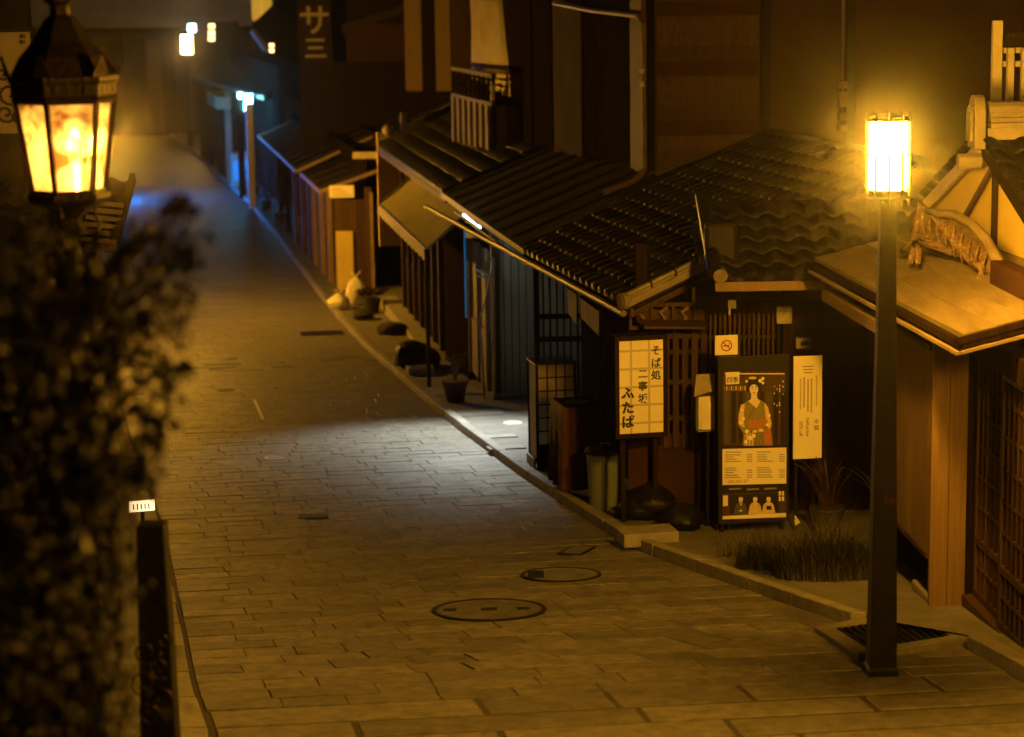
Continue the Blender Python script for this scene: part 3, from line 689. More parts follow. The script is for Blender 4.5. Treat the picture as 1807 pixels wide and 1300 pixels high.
# see-through lattice screen reaching out towards the street
lq0, lq1 = P(946, 480, 27.6), P(1030, 480, 27.6); zlo = zg(27.6)
ls = thing('lattice_screen', Vector((lq0.x, 27.6, zlo)), 'tall black lattice screen between the soba shop and the lit doorway', 'lattice screen')
for x in (lq0.x, lq1.x): MB().box(WF, 27.57, 27.64, x-.035, x+.035, zlo-.1, ZE-.1).build('post', WOODD, ls)
for k in range(1, 7):
    x = lq0.x+(lq1.x-lq0.x)*k/7; MB().box(WF, 27.59, 27.62, x-.011, x+.011, zlo+.1, ZE-.15).build('bar', WOODD, ls)
for z in (P(990, 598, 27.6).z, P(990, 745, 27.6).z, P(990, 558, 27.6).z): MB().box(WF, 27.575, 27.635, lq0.x, lq1.x, z-.03, z+.03).build('rail', WOODD, ls)
# pale cloths hung below the eave
for k, qd in enumerate(([(1001, 508, 25.4), (1017, 518, 25.0), (1017, 572, 25.0), (1003, 553, 25.4)], [(1024, 524, 24.7), (1056, 548, 23.9), (1056, 592, 23.9), (1025, 560, 24.7)])):
    t = thing('hanging_cloth', P(*qd[3]), ('narrow' if k == 0 else 'wide')+' pale cloth hanging under the tiled eave of the soba shop', 'cloth')
    pts = [P(*z) for z in qd]; MB().slab(pts, (1, .2, 0), .006).build('cloth', SHOJI, t)
    MB().bar(pts[0]+Vector((0, 0, .01)), pts[1]+Vector((0, 0, .01)), .02).build('hanging_rod', WOODD, t)

# ------------------------------------------------------------------ box sign with the shop's name
SU = Frame((0, 22.2), (-.20, 1)); sv = SU.r                      # sv: across the street
def face(px, py, Y=22.2): return P(px, py, Y)
A = face(1092, 602); Bq = face(1094, 766); w_ = .465; h_ = A.z-Bq.z
xd = (sv+Vector((0, 0, 0))).normalized(); back = Vector((-xd.y, xd.x, 0))
t = thing('shop_sign', Bq, 'lantern box sign with black brush writing on cream paper beside the slatted screen', 'sign')
o = Vector((A.x, A.y, Bq.z)); q = lambda a, z, e=0: o+xd*a+Vector((0, 0, z))-back*e
MB().hexa([q(0, 0, -.14), q(w_, 0, -.14), q(w_, 0), q(0, 0)], [q(0, h_, -.14), q(w_, h_, -.14), q(w_, h_), q(0, h_)]).build('paper', PAPERB, t)
for a0, a1, z0_, z1_ in ((-.045, 0, -.05, h_+.05), (w_, w_+.045, -.05, h_+.05), (0, w_, -.05, 0), (0, w_, h_, h_+.05)):
    MB().hexa([q(a0, z0_, -.17), q(a1, z0_, -.17), q(a1, z0_, .018), q(a0, z0_, .018)], [q(a0, z1_, -.17), q(a1, z1_, -.17), q(a1, z1_, .018), q(a0, z1_, .018)]).build('frame_bar', WOODD, t, bevel=.004)
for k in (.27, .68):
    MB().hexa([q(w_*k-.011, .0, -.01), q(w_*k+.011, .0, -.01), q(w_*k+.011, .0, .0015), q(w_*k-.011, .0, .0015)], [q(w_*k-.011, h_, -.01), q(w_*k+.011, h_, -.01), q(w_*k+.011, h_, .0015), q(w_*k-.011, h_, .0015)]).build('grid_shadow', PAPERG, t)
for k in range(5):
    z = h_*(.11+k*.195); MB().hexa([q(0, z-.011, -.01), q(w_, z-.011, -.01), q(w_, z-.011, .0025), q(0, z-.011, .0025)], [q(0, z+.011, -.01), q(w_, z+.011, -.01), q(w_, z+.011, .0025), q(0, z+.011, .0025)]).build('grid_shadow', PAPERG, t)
def col(chars, a, ztop, size, step, off):
    for i, ch in enumerate(chars): textmesh('lettering', ch, size, INK, t, q(a, ztop-i*step, .0055), xd, (0, 0, 1), off)
col('そば処', w_*.835, h_*.845, .105, .128, .0022)
col('二寧坂', w_*.535, h_*.60, .105, .128, .0018)
col('ふたば', w_*.19, h_*.385, .135, .148, .0055)
for a in (.06, w_-.06): MB().bar(q(a, -.05, -.10), q(a, Bq.z*0-(Bq.z-zg(22.2))+.0, -.10), .05).build('leg', WOODD, t)

# ------------------------------------------------------------------ things in front of the corner wall
PY = 21.55; PU = Frame((0, PY), (-.17, 1)); pxd = PU.r; pback = Vector((-pxd.y, pxd.x, 0))
def board(name, tl, w, h, depth, m, label, cat, Y=PY, legs=None):
    A = P(tl[0], tl[1], Y); o = Vector((A.x, A.y, A.z-h)); t = thing(name, o, label, cat)
    qq = lambda a, z, e=0: o+pxd*a+Vector((0, 0, z))-pback*e
    MB().hexa([qq(0, 0, -depth), qq(w, 0, -depth), qq(w, 0), qq(0, 0)], [qq(0, h, -depth), qq(w, h, -depth), qq(w, h), qq(0, h)]).build('panel', m, t, bevel=.003)
    if legs:
        for a in legs: MB().bar(qq(a, 0, -depth-.02), qq(a, zg(Y)+.0-o.z, -depth-.02), .03).build('leg', IRON, t)
        MB().bar(qq(legs[0], .4, -depth-.02), qq(legs[1], .4, -depth-.02), .03).build('cross_bar', IRON, t)
    return t, qq
S = 1/ (FPX/ (PY*1.0*1.005))                                     # metres per pixel at the poster
# big poster
ph = 305*S*1.005; pw = 131*S
t, qq = board('poster_board', (1268, 630), pw, ph, .03, BLACKP, 'tall black poster board of a woman in kimono above a printed menu', 'poster board', legs=(.05, pw-.05))
def flat(name, pts, m, e, parent=None, th=.0012):                # flat printed shape, pixel coordinates on the poster
    out = []
    for (x, y) in pts:
        a = (x-1268)*S; z = ph-(y-630+(x-1268)*.045)*S*1.005; out.append(qq(a, z, e))
    return MB().slab(out, -pback, th).build(name, m, parent or t)
def disc(cx_, cy_, rx, ry, n=14, a0=0, a1=2*math.pi): return [(cx_+rx*math.cos(a0+(a1-a0)*k/n), cy_+ry*math.sin(a0+(a1-a0)*k/n)) for k in range(n)]
flat('print_eave', [(1279, 654), (1390, 654), (1390, 662), (1279, 661)], POSTBR, .001)
flat('print_eave', [(1279, 658.5), (1390, 658.5), (1390, 661), (1279, 661)], KIMF, .003)
for k in range(8): flat('print_eave_tile', disc(1285+k*14, 655, 5, 3, 8), BLACKP, .0045)
flat('print_wall', [(1276, 664), (1392, 662), (1392, 788), (1276, 790)], POSTBR, .001)
for k in range(9): flat('print_wall_slat', [(1279+k*13, 692), (1287+k*13, 692), (1287+k*13, 786), (1279+k*13, 787)], BLACKP if k % 3 else KIMD, .002)
for k in range(10): flat('print_slat', [(1278+k*4.2, 682), (1280+k*4.2, 682), (1280+k*4.2, 690), (1278+k*4.2, 690)], KIMF if k % 2 else KIMG, .003)
for k in range(7): flat('print_slat', [(1350+k*4, 676), (1352+k*4, 676), (1352+k*4, 688), (1350+k*4, 688)], POSTBR, .003)
flat('print_card', [(1281, 657), (1306, 656), (1306, 678), (1281, 679)], PAPER, .006)
textmesh('lettering', '四季', 11*S*1.05, INK, t, qq((1293.5-1268)*S, ph-(675-630+1)*S, .009), pxd, (0, 0, 1))
flat('print_kimono', [(1311, 715), (1322, 709), (1335, 706), (1347, 708), (1356, 714), (1360, 730), (1366, 752), (1362, 765), (1357, 762), (1354, 790), (1312, 790), (1314, 768), (1304, 752), (1306, 732)], KIMG, .006)
flat('print_sleeve', [(1309, 716), (1316, 714), (1314, 740), (1316, 758), (1304, 750), (1305, 733)], KIMF, .008)
flat('print_sleeve', [(1352, 712), (1359, 720), (1366, 750), (1362, 764), (1356, 748)], KIMF, .008)
flat('print_obi', [(1322, 743), (1358, 742), (1359, 754), (1340, 760), (1323, 757)], KIMO, .010)
flat('print_hem', [(1316, 770), (1332, 766), (1334, 790), (1315, 790)], KIMF, .008)
for (x, y, r) in ((1310, 725, 3), (1313, 741, 3.5), (1320, 764, 4), (1326, 776, 4.5), (1318, 783, 3.5), (1361, 735, 3), (1358, 752, 3), (1333, 772, 3.5), (1309, 748, 3)): flat('print_flower', disc(x, y, r, r, 9), PAPERB, .0115)
flat('print_sash', [(1350, 762), (1364, 758), (1368, 790), (1352, 790)], KIMO, .0095)
flat('print_collar', [(1322, 709), (1331, 703), (1339, 704), (1345, 709), (1338, 722), (1333, 718)], SKINP, .010)
flat('print_neck', [(1328, 694), (1338, 694), (1339, 707), (1327, 707)], SKINP, .011)
flat('print_hair', disc(1332.5, 680, 12.5, 13, 20), INK, .0125); flat('print_hair', disc(1332.5, 670, 9, 6, 14), INK, .0127); flat('print_hair', disc(1323.5, 687, 4.5, 7, 12), INK, .0126); flat('print_hair', disc(1341.5, 687, 4.5, 7, 12), INK, .0126)
flat('print_face', [(1332.5+8*math.cos(2*math.pi*k/20), 687+(11 if math.sin(2*math.pi*k/20) > 0 else 8.5)*math.sin(2*math.pi*k/20)) for k in range(20)], SKINP, .014); flat('print_brow', disc(1329, 682, 2, .5, 8), INK, .0155); flat('print_brow', disc(1336.5, 682, 2, .5, 8), INK, .0155); flat('print_nose', [(1332.4, 686), (1333.6, 690), (1331.6, 690)], KIMF, .0155)
for k in range(7): flat('print_fold', [(1318+k*5.2, 762+k % 2*4), (1319+k*5.2, 762+k % 2*4), (1317.5+k*5.4, 789), (1316+k*5.4, 789)], KIMD, .0092)
flat('print_fold', [(1333, 719), (1334.5, 718), (1324, 742), (1322.5, 742)], KIMD, .0105); flat('print_hand', disc(1346, 762, 5, 3, 10), SKINP, .0115); flat('print_hand', disc(1335, 764, 4.5, 2.6, 10), SKINP, .0115)
flat('print_eye', disc(1329, 685, 1.6, .7, 8), INK, .0155); flat('print_eye', disc(1336.5, 685, 1.6, .7, 8), INK, .0155)
flat('print_mouth', disc(1332.8, 693.5, 2.4, 1.1, 8), RED, .0155)
flat('print_comb', disc(1330, 667, 8, 2.6, 12), KIMF, .0155)
for (x, y, r) in ((1344, 672, 3.6), (1349, 668, 3), (1349, 676, 2.6), (1319, 673, 2.4)): flat('print_ornament', disc(x, y, r, r, 9), PAPERB, .0155)
for k in range(16):
    x = random.choice((1371, 1376, 1381, 1387)); y = random.uniform(672, 740); flat('print_leaf_light', disc(x, y, 1.1, 2.0, 6), PAPERB, .003)
flat('print_menu', [(1275, 796), (1394, 794), (1394, 860), (1275, 862)], PAPERB, .004)
for cx0, wid in ((1280, 50), (1339, 52)):
    for k, yy in enumerate([801, 806, 810, 814, 818, 830, 834, 838, 843, 847]):
        ww = random.uniform(.3, .62)*wid; flat('print_line', [(cx0, yy), (cx0+ww, yy), (cx0+ww, yy+1.5), (cx0, yy+1.5)], GREYINK, .0065)
        if k not in (0, 5): flat('print_line', [(cx0+wid*.8, yy), (cx0+wid, yy), (cx0+wid, yy+1.5), (cx0+wid*.8, yy+1.5)], GREYINK, .0065)
textmesh('lettering', '075-531-27', 6*S*1.3, GREYINK, t, qq((1304-1268)*S, ph-(859-630+2)*S, .007), pxd, (0, 0, 1))
flat('print_scene', [(1275, 878), (1394, 876), (1394, 922), (1275, 924)], POSTBR, .003)
flat('print_room', [(1289, 880), (1380, 878), (1380, 912), (1289, 914)], BLACKP, .0045)
flat('print_floor', [(1275, 919), (1394, 914), (1394, 922), (1275, 925)], PAPERB, .0055)
flat('print_lamp', [(1276, 881), (1285, 881), (1285, 900), (1276, 901)], PAPERB, .006)
for k in range(4): flat('print_window', [(1380+6*(k % 2), 874+10*(k//2)), (1384+6*(k % 2), 874+10*(k//2)), (1384+6*(k % 2), 882+10*(k//2)), (1380+6*(k % 2), 882+10*(k//2))], PAPERB, .006)
for cx_, mk in ((1309, KIMD), (1336, KIMF), (1361, KIMF)):
    flat('print_figure', [(cx_-13, 916), (cx_-11.5, 908), (cx_-10, 900), (cx_-7, 896), (cx_-2.5, 893.5), (cx_+2.5, 893.5), (cx_+7, 896), (cx_+10, 900), (cx_+11.5, 908), (cx_+13, 916)], mk, .007); flat('print_lapel', [(cx_-3, 894), (cx_, 901), (cx_+3, 894), (cx_+1.5, 894), (cx_, 898), (cx_-1.5, 894)], SKINP, .0085); flat('print_hand', disc(cx_, 909, 3.5, 1.6, 8), SKINP, .0088)
    flat('print_head', disc(cx_, 888.5, 4.2, 5.4, 12), SKINP, .008); flat('print_hair', [(cx_+4.9*math.cos(math.pi+math.pi*k/10), 887.5+6*math.sin(math.pi+math.pi*k/10)) for k in range(11)]+[(cx_+3, 884.5), (cx_-3, 884.5)], POSTBR, .0095)
flat('print_obi', [(1357, 901), (1366, 901), (1366, 908), (1357, 908)], INK, .009)
for k in range(3): flat('print_line', [(1287+k*33, 868+k % 2), (1310+k*33, 867+k % 2), (1310+k*33, 870+k % 2), (1287+k*33, 871+k % 2)], GREYINK, .0045)
# cream board with vertical writing
w2, h2 = 53*S, 187*S
t2, q2 = board('price_board', (1401, 629), w2, h2, .02, PAPERB, 'narrow cream board with small vertical grey writing beside the poster', 'sign', legs=(.04, w2-.04))
for k, a in enumerate((.24, .36, .50, .62, .80)):
    l0 = h2*random.uniform(.76, .80); l1 = h2*random.uniform(.42, .52)
    n = 12 if k in (0, 4) else 17
    for i in range(n):
        z = l0+(l1-l0)*i/n; MB().hexa([q2(w2*a-.008, z-.007, .0), q2(w2*a+.008, z-.007, .0), q2(w2*a+.008, z-.007, .0015), q2(w2*a-.008, z-.007, .0015)], [q2(w2*a-.008, z+.007, 0), q2(w2*a+.008, z+.007, 0), q2(w2*a+.008, z+.007, .0015), q2(w2*a-.008, z+.007, .0015)]).build('printed_character', GREYINK, t2)
for z, wd in ((.90, .4), (.87, .34), (.84, .3)):
    MB().hexa([q2(w2*(.5-wd/2), h2*z-.006), q2(w2*(.5+wd/2), h2*z-.006), q2(w2*(.5+wd/2), h2*z-.006, .0015), q2(w2*(.5-wd/2), h2*z-.006, .0015)], [q2(w2*(.5-wd/2), h2*z+.004), q2(w2*(.5+wd/2), h2*z+.004), q2(w2*(.5+wd/2), h2*z+.004, .0015), q2(w2*(.5-wd/2), h2*z+.004, .0015)]).build('printed_line', GREYINK, t2)
textmesh('lettering', '50% off', .05, GREYINK, t2, q2(w2*.20, h2*.37, .003), (0, 0, -1), pxd, .0005, 'LEFT')
textmesh('lettering', 'half-price', .05, GREYINK, t2, q2(w2*.44, h2*.40, .003), (0, 0, -1), pxd, .0005, 'LEFT')
for i, ch in enumerate('半額'): textmesh('lettering', ch, .055, GREYINK, t2, q2(w2*.80, h2*(.34-i*.06), .003), pxd, (0, 0, 1), .0005)
# no smoking plate
t3, q3 = board('no_smoking_sign', (1262, 592), 42*S, 36*S, .008, PAPERB, 'square cream no smoking sign above the poster board', 'sign', Y=21.7, legs=None)
c3 = (21*S, 17*S)
b = MB()
for i in range(24):
    a0, a1 = 2*math.pi*i/24, 2*math.pi*(i+1)/24; R0, R1_ = .045, .058
    b.quad(*[q3(c3[0]+r*math.cos(a), c3[1]+r*math.sin(a), .0015) for r, a in ((R0, a0), (R1_, a0), (R1_, a1), (R0, a1))])
b.build('prohibition_ring', RED, t3)
MB().quad(q3(c3[0]-.038, c3[1]+.030, .003), q3(c3[0]-.03, c3[1]+.038, .003), q3(c3[0]+.038, c3[1]-.030, .003), q3(c3[0]+.03, c3[1]-.038, .003)).build('prohibition_bar', RED, t3)
MB().quad(q3(c3[0]-.034, c3[1]-.008, .002), q3(c3[0]+.03, c3[1]-.008, .002), q3(c3[0]+.03, c3[1]+.004, .002), q3(c3[0]-.034, c3[1]+.004, .002)).build('cigarette', INK, t3)
MB().tube([q3(c3[0]+.026, c3[1]+.006, .002), q3(c3[0]+.03, c3[1]+.018, .002), q3(c3[0]+.022, c3[1]+.026, .002)], .003, 5).build('smoke', INK, t3)
MB().bar(q3(.02, -.0, -.03), q3(.02, zg(21.7)-P(1262, 628, 21.7).z, -.03), .03).build('post', WOODD, t3)
# leaflet box with pitched acrylic lid
A = P(1232, 762, 21.9); t = thing('leaflet_box', A, 'clear leaflet box with slanted lid holding yellow leaflets', 'leaflet box')
k_ = 21.9/FPX*1.005; q4 = lambda a, z, e=0: A+pxd*(a*k_)+Vector((0, 0, z*k_))-pback*e
MB().hexa([q4(0, 0, -.10), q4(40, 0, -.10), q4(40, 0, -.095), q4(0, 0, -.095)], [q4(0, 92, -.10), q4(40, 92, -.10), q4(40, 92, -.095), q4(0, 92, -.095)]).build('back_panel', ACRY, t)
for a in (0, 39): MB().hexa([q4(a, 0, -.094), q4(a+1, 0, -.094), q4(a+1, 0, 0), q4(a, 0, 0)], [q4(a, 88, -.094), q4(a+1, 88, -.094), q4(a+1, 66, 0), q4(a, 66, 0)]).build('side_panel', ACRY, t)
MB().slab([q4(-10, 66, .06), q4(34, 78, .06), q4(44, 100, -.12), q4(2, 100, -.12)], (0, 0, 1), .006).build('lid', SHOJI, t)
for a0, a1, z1, e in ((3, 30, 62, -.04), (7, 38, 54, -.015), (5, 34, 58, -.06)):
    MB().hexa([q4(a0, 3, e-.004), q4(a1, 3, e-.004), q4(a1, 3, e), q4(a0, 3, e)], [q4(a0, z1, e-.004), q4(a1, z1, e-.004), q4(a1, z1+1, e), q4(a0, z1, e)]).build('leaflet', PAPERB, t)
MB().hexa([q4(0, 0, -.09), q4(40, 0, -.09), q4(40, 0, .0), q4(0, 0, .0)], [q4(0, 2, -.09), q4(40, 2, -.09), q4(40, 2, .0), q4(0, 2, .0)]).build('floor_panel', ACRY, t)
MB().bar(q4(20, 0, -.05), Vector((q4(20, 0, -.05).x, q4(20, 0, -.05).y, zg(21.9)+.05)), .03).build('stand', WOODD, t)
# meter, switch box, note
A = P(1370, 572, 22.62); t = thing('electric_meter', A, 'round fronted white electric meter on the dark wall above the poster', 'meter'); k_ = 22.62/FPX*1.005
MB().box(WF, 22.60, 22.68, A.x, A.x+28*k_, A.z, A.z+32*k_).build('case', CREAM, t, bevel=.02)
MB().box(WF, 22.585, 22.60, A.x+3*k_, A.x+25*k_, A.z+23*k_, A.z+31*k_).build('window', GREYINK, t); MB().tube([(A.x+.02, 22.63, A.z), (A.x+.02, 22.66, A.z-.35)], .012, 6).build('cable', IRON, t)
A = P(1405, 616, 22.60); t = thing('switch_box', A, 'small cream switch box on the wall below the electric meter', 'switch box')
MB().box(WF, 22.60, 22.68, A.x, A.x+26*k_, A.z, A.z+20*k_).build('case', CREAM, t, bevel=.008); MB().box(WF, 22.592, 22.60, A.x+8*k_, A.x+22*k_, A.z+7*k_, A.z+13*k_).build('label_plate', IRON, t)
A = P(1285, 556, 22.66); t = thing('paper_note', A, 'small pale paper note pinned to the lattice above the no smoking sign', 'note')
b = MB(); b.box(WF, 22.66, 22.665, A.x, A.x+14*k_, A.z+12*k_, A.z+27*k_); b.build('sheet', PAPERB, t); MB().box(WF, 22.66, 22.664, A.x+1*k_, A.x+4*k_, A.z, A.z+12*k_).build('tear_strip', PAPERB, t)

# andon lantern, cloth covered table, bin, bags, step
A = G(948, 838); t = thing('floor_lantern', Vector((A.x, A.y, zg(A.y)+.07)), 'tall box floor lantern with paper grid sides and bluish lit top by the kerb', 'floor lantern')
FU = Frame((A.x, A.y), (-.22, 1)); zb_ = zg(A.y)+.07; hb = 1.28; wx, wy = .50, .46
for s in (0, wy-.03):
    for d in (0, wx-.03): MB().box(FU, s, s+.03, d, d+.03, zb_, zb_+hb).build('corner_post', WOODD, t)
MB().box(FU, -.01, wy+.01, -.01, wx+.01, zb_+hb, zb_+hb+.015).build('top_panel', mat('polished_top', (.55, .56, .58), (.5, .5, .52), rough=.12, metal=.9), t)
MB().box(FU, .012, .016, .03, wx-.03, zb_+.30, zb_+hb).build('paper_side', SHOJI, t); MB().box(FU, .03, wy-.03, .010, .014, zb_+.05, zb_+hb).build('side_panel', GREYMET, t)
for k in range(1, 6): z = zb_+.30+k*.163; MB().box(FU, .0, .012, .03, wx-.03, z-.008, z+.008).build('grid_bar', WOODD, t)
for k in range(1, 4): d = .03+k*(wx-.06)/4; MB().box(FU, -.002, .010, d-.008, d+.008, zb_+.30, zb_+hb).build('grid_bar', WOODD, t)
MB().box(FU, -.005, .02, .03, wx-.03, zb_, zb_+.30).build('skirt_board', WOODD, t)
MB().box(FU, .03, wy-.03, -.03, -.005, zb_, zb_+.12).build('kick_plate', TRIM, t)
A = G(1000, 888); t = thing('covered_table', Vector((A.x, A.y, zg(A.y)+.07)), 'narrow table draped in a dark red cloth between floor lantern and bin', 'table')
FT = Frame((A.x-.02, A.y+.05), (-.22, 1)); zb_ = zg(A.y)+.07; hb = 1.0; b = MB(); n = 34; per = []
for k in range(n):
    w = k/n*4; e = int(w); r_ = w-e; L_, D_ = .62, .5
    per.append([(0, r_*D_), (r_*L_, D_), (L_, D_-r_*D_), (L_-r_*L_, 0)][e])
o = len(b.v)
for j in range(7):
    z = zb_+hb-(hb-.06)*j/6
    for k, (s, d) in enumerate(per):
        f_ = .10*(j/6)**.7; wv = .03*math.sin(k*1.9)*(j/6); cs, cd = s-.31, d-.25
        b.v.append(FT(.31+cs*(1+f_*.5)+wv*.6, .25+cd*(1+f_)+wv, z))
for j in range(6):
    for k in range(n): b.f.append((o+j*n+k, o+j*n+(k+1) % n, o+(j+1)*n+(k+1) % n, o+(j+1)*n+k))
b.f.append(tuple(range(o, o+n))); b.build('cloth', CLOTHD, t, smooth=True)
MB().box(FT, .02, .6, .02, .48, zb_+hb-.03, zb_+hb+.006).build('table_top', WOODD, t)
for s in (.04, .54):
    for d in (.04, .42): MB().box(FT, s, s+.04, d, d+.04, zb_, zb_+hb-.03).build('leg', WOODD, t)
MB().lathe(FT(.22, .22, zb_+hb+.006), [(.10, 0), (.14, .012), (.15, .02)], 16).build('tray', IRON, t)
A = G(1070, 912); t = thing('dust_bin', Vector((A.x, A.y, zg(A.y)+.07)), 'blue grey plastic dust bin standing beside the red covered table', 'bin')
MB().lathe((A.x, A.y+.17, zg(A.y)+.07), [(.165, 0), (.17, .02), (.20, .58), (.205, .60)], 20).build('body', BINM, t, smooth=False)
MB().lathe((A.x, A.y+.17, zg(A.y)+.07), [(.19, .597), (.22, .60), (.22, .63), (.19, .65), (.05, .665)], 20).build('lid', IRON, t)
MB().tube([(A.x-.05, A.y+.17, zg(A.y)+.73), (A.x-.05, A.y+.17, zg(A.y)+.77), (A.x+.05, A.y+.17, zg(A.y)+.77), (A.x+.05, A.y+.17, zg(A.y)+.73)], .01, 6).build('lid_handle', STEEL, t)
def bag(px, py, rx, rz, m, label, knot=True, seed=0, base=.07):
    rnd = random.Random(seed); A = G(px, py, base); zb_ = zg(A.y)+base; t = thing('rubbish_bag', Vector((A.x, A.y, zb_)), label, 'rubbish bag'); b = MB(); n, mrow = 18, 9; o = 0
    for j in range(mrow+1):
        h = j/mrow; r = rx*(math.sin(math.pi*(.16+.80*h))**.7)*(1-.35*h**3)
        if j == mrow: r = rx*.10
        for k in range(n):
            a = 2*math.pi*k/n; rr = r*(1+.13*math.sin(a*3+h*5+seed*2)+.10*math.sin(a*7-h*9+seed)+rnd.uniform(-.11, .11)); b.v.append(Vector((A.x+rr*math.cos(a), A.y+rx*.8+rr*.9*math.sin(a), zb_+rz*h+rnd.uniform(-.01, .01)*(j > 0))))
    for j in range(mrow):
        for k in range(n): b.f.append((j*n+k, j*n+(k+1) % n, (j+1)*n+(k+1) % n, (j+1)*n+k))
    b.f.append(tuple(reversed(range(n)))); b.f.append(tuple(mrow*n+k for k in range(n))); b.build('sack', m, t, smooth=True)
    if knot:
        c = Vector((A.x, A.y+rx*.8, zb_+rz))
        for sg in (-1, 1): MB().tube([c, c+Vector((sg*rx*.25, 0, rz*.12)), c+Vector((sg*rx*.45, -.02, rz*.22))], [rx*.12, rx*.09, rx*.03], 6).build('tied_end', m, t, smooth=True)
bag(1150, 922, .30, .36, BAGB, 'large black rubbish bag slumped beside the dust bin', knot=False, seed=1)
bag(1205, 940, .25, .26, BAGB, 'smaller black rubbish bag next to the poster board', knot=False, seed=2)
bag(628, 540, .26, .62, BAGW, 'tall white rubbish bag leaning on the brown shop wall', seed=3)
bag(598, 548, .24, .36, BAGW, 'low white rubbish bag lying at the kerb', seed=4)
A = G(1150, 958, .07); t = thing('stone_step', Vector((A.x, A.y, zg(A.y)+.07)), 'low dark stone step at the corner entrance of the soba shop', 'step')
FS = Frame((A.x, A.y), (-.2, 1)); MB().box(FS, 0, .36, -.28, .28, zg(A.y)+.03, zg(A.y)+.17).build('block', KERBM, t, bevel=.015)

# potted plant and grass clumps by the lattice house
def strap_plant(c, n, h, spread, m, label, pot=None, r=.16, name='potted_plant', w0=.016):
    c = Vector(c); t = thing(name, c, label, 'plant'); top = 0
    if pot:
        MB().lathe(c, [(r*.7, 0), (r, .26), (r*1.06, .27), (r*1.06, .30), (r*.92, .30)], 18).build('pot', pot, t); top = .28
    for k in range(n):
        a = random.uniform(0, 2*math.pi); hh = h*random.uniform(.55, 1.1); sp = spread*random.uniform(.3, 1.2); d = Vector((math.cos(a), math.sin(a), 0)); sd = Vector((-d.y, d.x, 0))
        o = c+d*random.uniform(0, r*.6)+Vector((0, 0, top)); b = MB(); m_ = 5; w = w0*random.uniform(.7, 1.3)
        for i in range(m_+1):
            q = i/m_; pt_ = o+d*(sp*q**1.5)+Vector((0, 0, hh*(q*1.25-.45*q**2.6))); ww = w*(1-q)**.6+.001
            b.v += [pt_-sd*ww, pt_+sd*ww]
        for i in range(m_): b.f.append((2*i, 2*i+1, 2*i+3, 2*i+2))
        b.build('leaf', m, t)
    return t
A = G(1492, 880, .07); strap_plant((A.x-.05, 20.4, zg(20.4)+.07), 34, .62, .38, LEAF, 'leafy strap leaved plant in a dark pot beside the cream board', POTD, .2, w0=.024)
A = P(1460, 770, 21.2); strap_plant((A.x+.02, 21.3, zg(21.3)+.07), 26, .6, .3, LEAFB, 'low brownish leaved potted plant right behind the cream board', POTD, .17, w0=.022)
def grass(px, py, n, h, rad, label, name='grass_clump'):
    A = G(px, py, .07); c = Vector((A.x, A.y+.1, zg(A.y)+.06)); b = MB()
    for k in range(n):
        a = random.uniform(0, 2*math.pi); rr = rad*math.sqrt(random.random()); o = c+Vector((rr*math.cos(a), .55*rr*math.sin(a), 0)); o.z = zg(o.y)+.06
        a2 = random.uniform(0, 2*math.pi); d = Vector((math.cos(a2), math.sin(a2), 0)); sd = Vector((-d.y, d.x, 0)); hh = h*random.uniform(.4, 1.1)*(1-.45*rr/rad); sp = hh*random.uniform(.2, .95); i0 = len(b.v)
        for i in range(5):
            q = i/4; pt_ = o+d*(sp*q**1.4)+Vector((0, 0, hh*(q*1.3-.5*q**2.2))); ww = .0045*(1-q)+.0006; b.v += [pt_-sd*ww, pt_+sd*ww]
        for i in range(4): b.f.append((i0+2*i, i0+2*i+1, i0+2*i+3, i0+2*i+2))
    o = b.build(name, GRASS); tag(o, label, 'grass', kind='stuff'); return o
grass(1465, 1022, 2400, .74, .46, 'bushy dry grass clump behind the lamp post')
grass(1370, 1005, 900, .55, .36, 'thin dry grass in front of the poster board')
grass(1305, 985, 60, .55, .2, 'few long arching grass blades below the poster board')
A = G(1402, 940, .07); t = thing('small_pennant', Vector((A.x, A.y, zg(A.y)+.07)), 'tiny cream pennant on a stick at the foot of the poster board', 'pennant'); c = P(1402, 905, A.y)
MB().tube([Vector((c.x, A.y, zg(A.y)+.07)), Vector((c.x, A.y, c.z))], .006, 6).build('stick', WOODB, t); MB().slab([Vector((c.x+.004, A.y, c.z-.02)), Vector((c.x+.06, A.y, c.z-.10)), Vector((c.x+.004, A.y, c.z-.13))], (0, -1, 0), .004).build('flag', PAPERB, t)

# ================================================================== TWO-STOREY HOUSE (lit doorway, balcony)
FB = Frame((.19, 27.2), (-.155, 1)); LB = 7.2
SB = thing('two_storey_house', FB(6, 1, zg(33.5)), 'tall dark timber house with slatted balcony above the bluish lit doorway', 'house')
# lower roof between the tiled ones: plain sheet
nb = Vector((-.40*FB.r.x, -.40*FB.r.y, 1)).normalized()
rS = MB().slab([FB(.02, 0, ZE-.03), FB(LB+1, 0, ZE-.03), FB(LB+1, 2.3, ZE-.03+2.3*.40), FB(.02, 2.3, ZE-.03+2.3*.40)], nb, .06).build('lower_roof', ROOFM, SB)
for k in range(9): s = .45+k*.9; MB().bar(FB(s, 0, ZE+.05), FB(s, 2.3, ZE+.05+2.3*.40), .03, .035).build('roof_seam', ROOFM, rS)
MB().bar(FB(.02, -.012, ZE-.02), FB(LB+1, -.012, ZE-.02), .02, .09).build('fascia', TRIM, rS)
MB().bar(FB(.02, .02, ZE-.16), FB(LB-.4, .02, ZE-.16), .03, .03).build('fascia_edge', TRIM, rS)
MB().tube([P(815, 350, 35.2)+Vector((-.12*math.cos(a), 0, .12*math.sin(a))) for a in [x*.35 for x in range(16)]], .018, 6).build('cable_loop', IRON, rS)
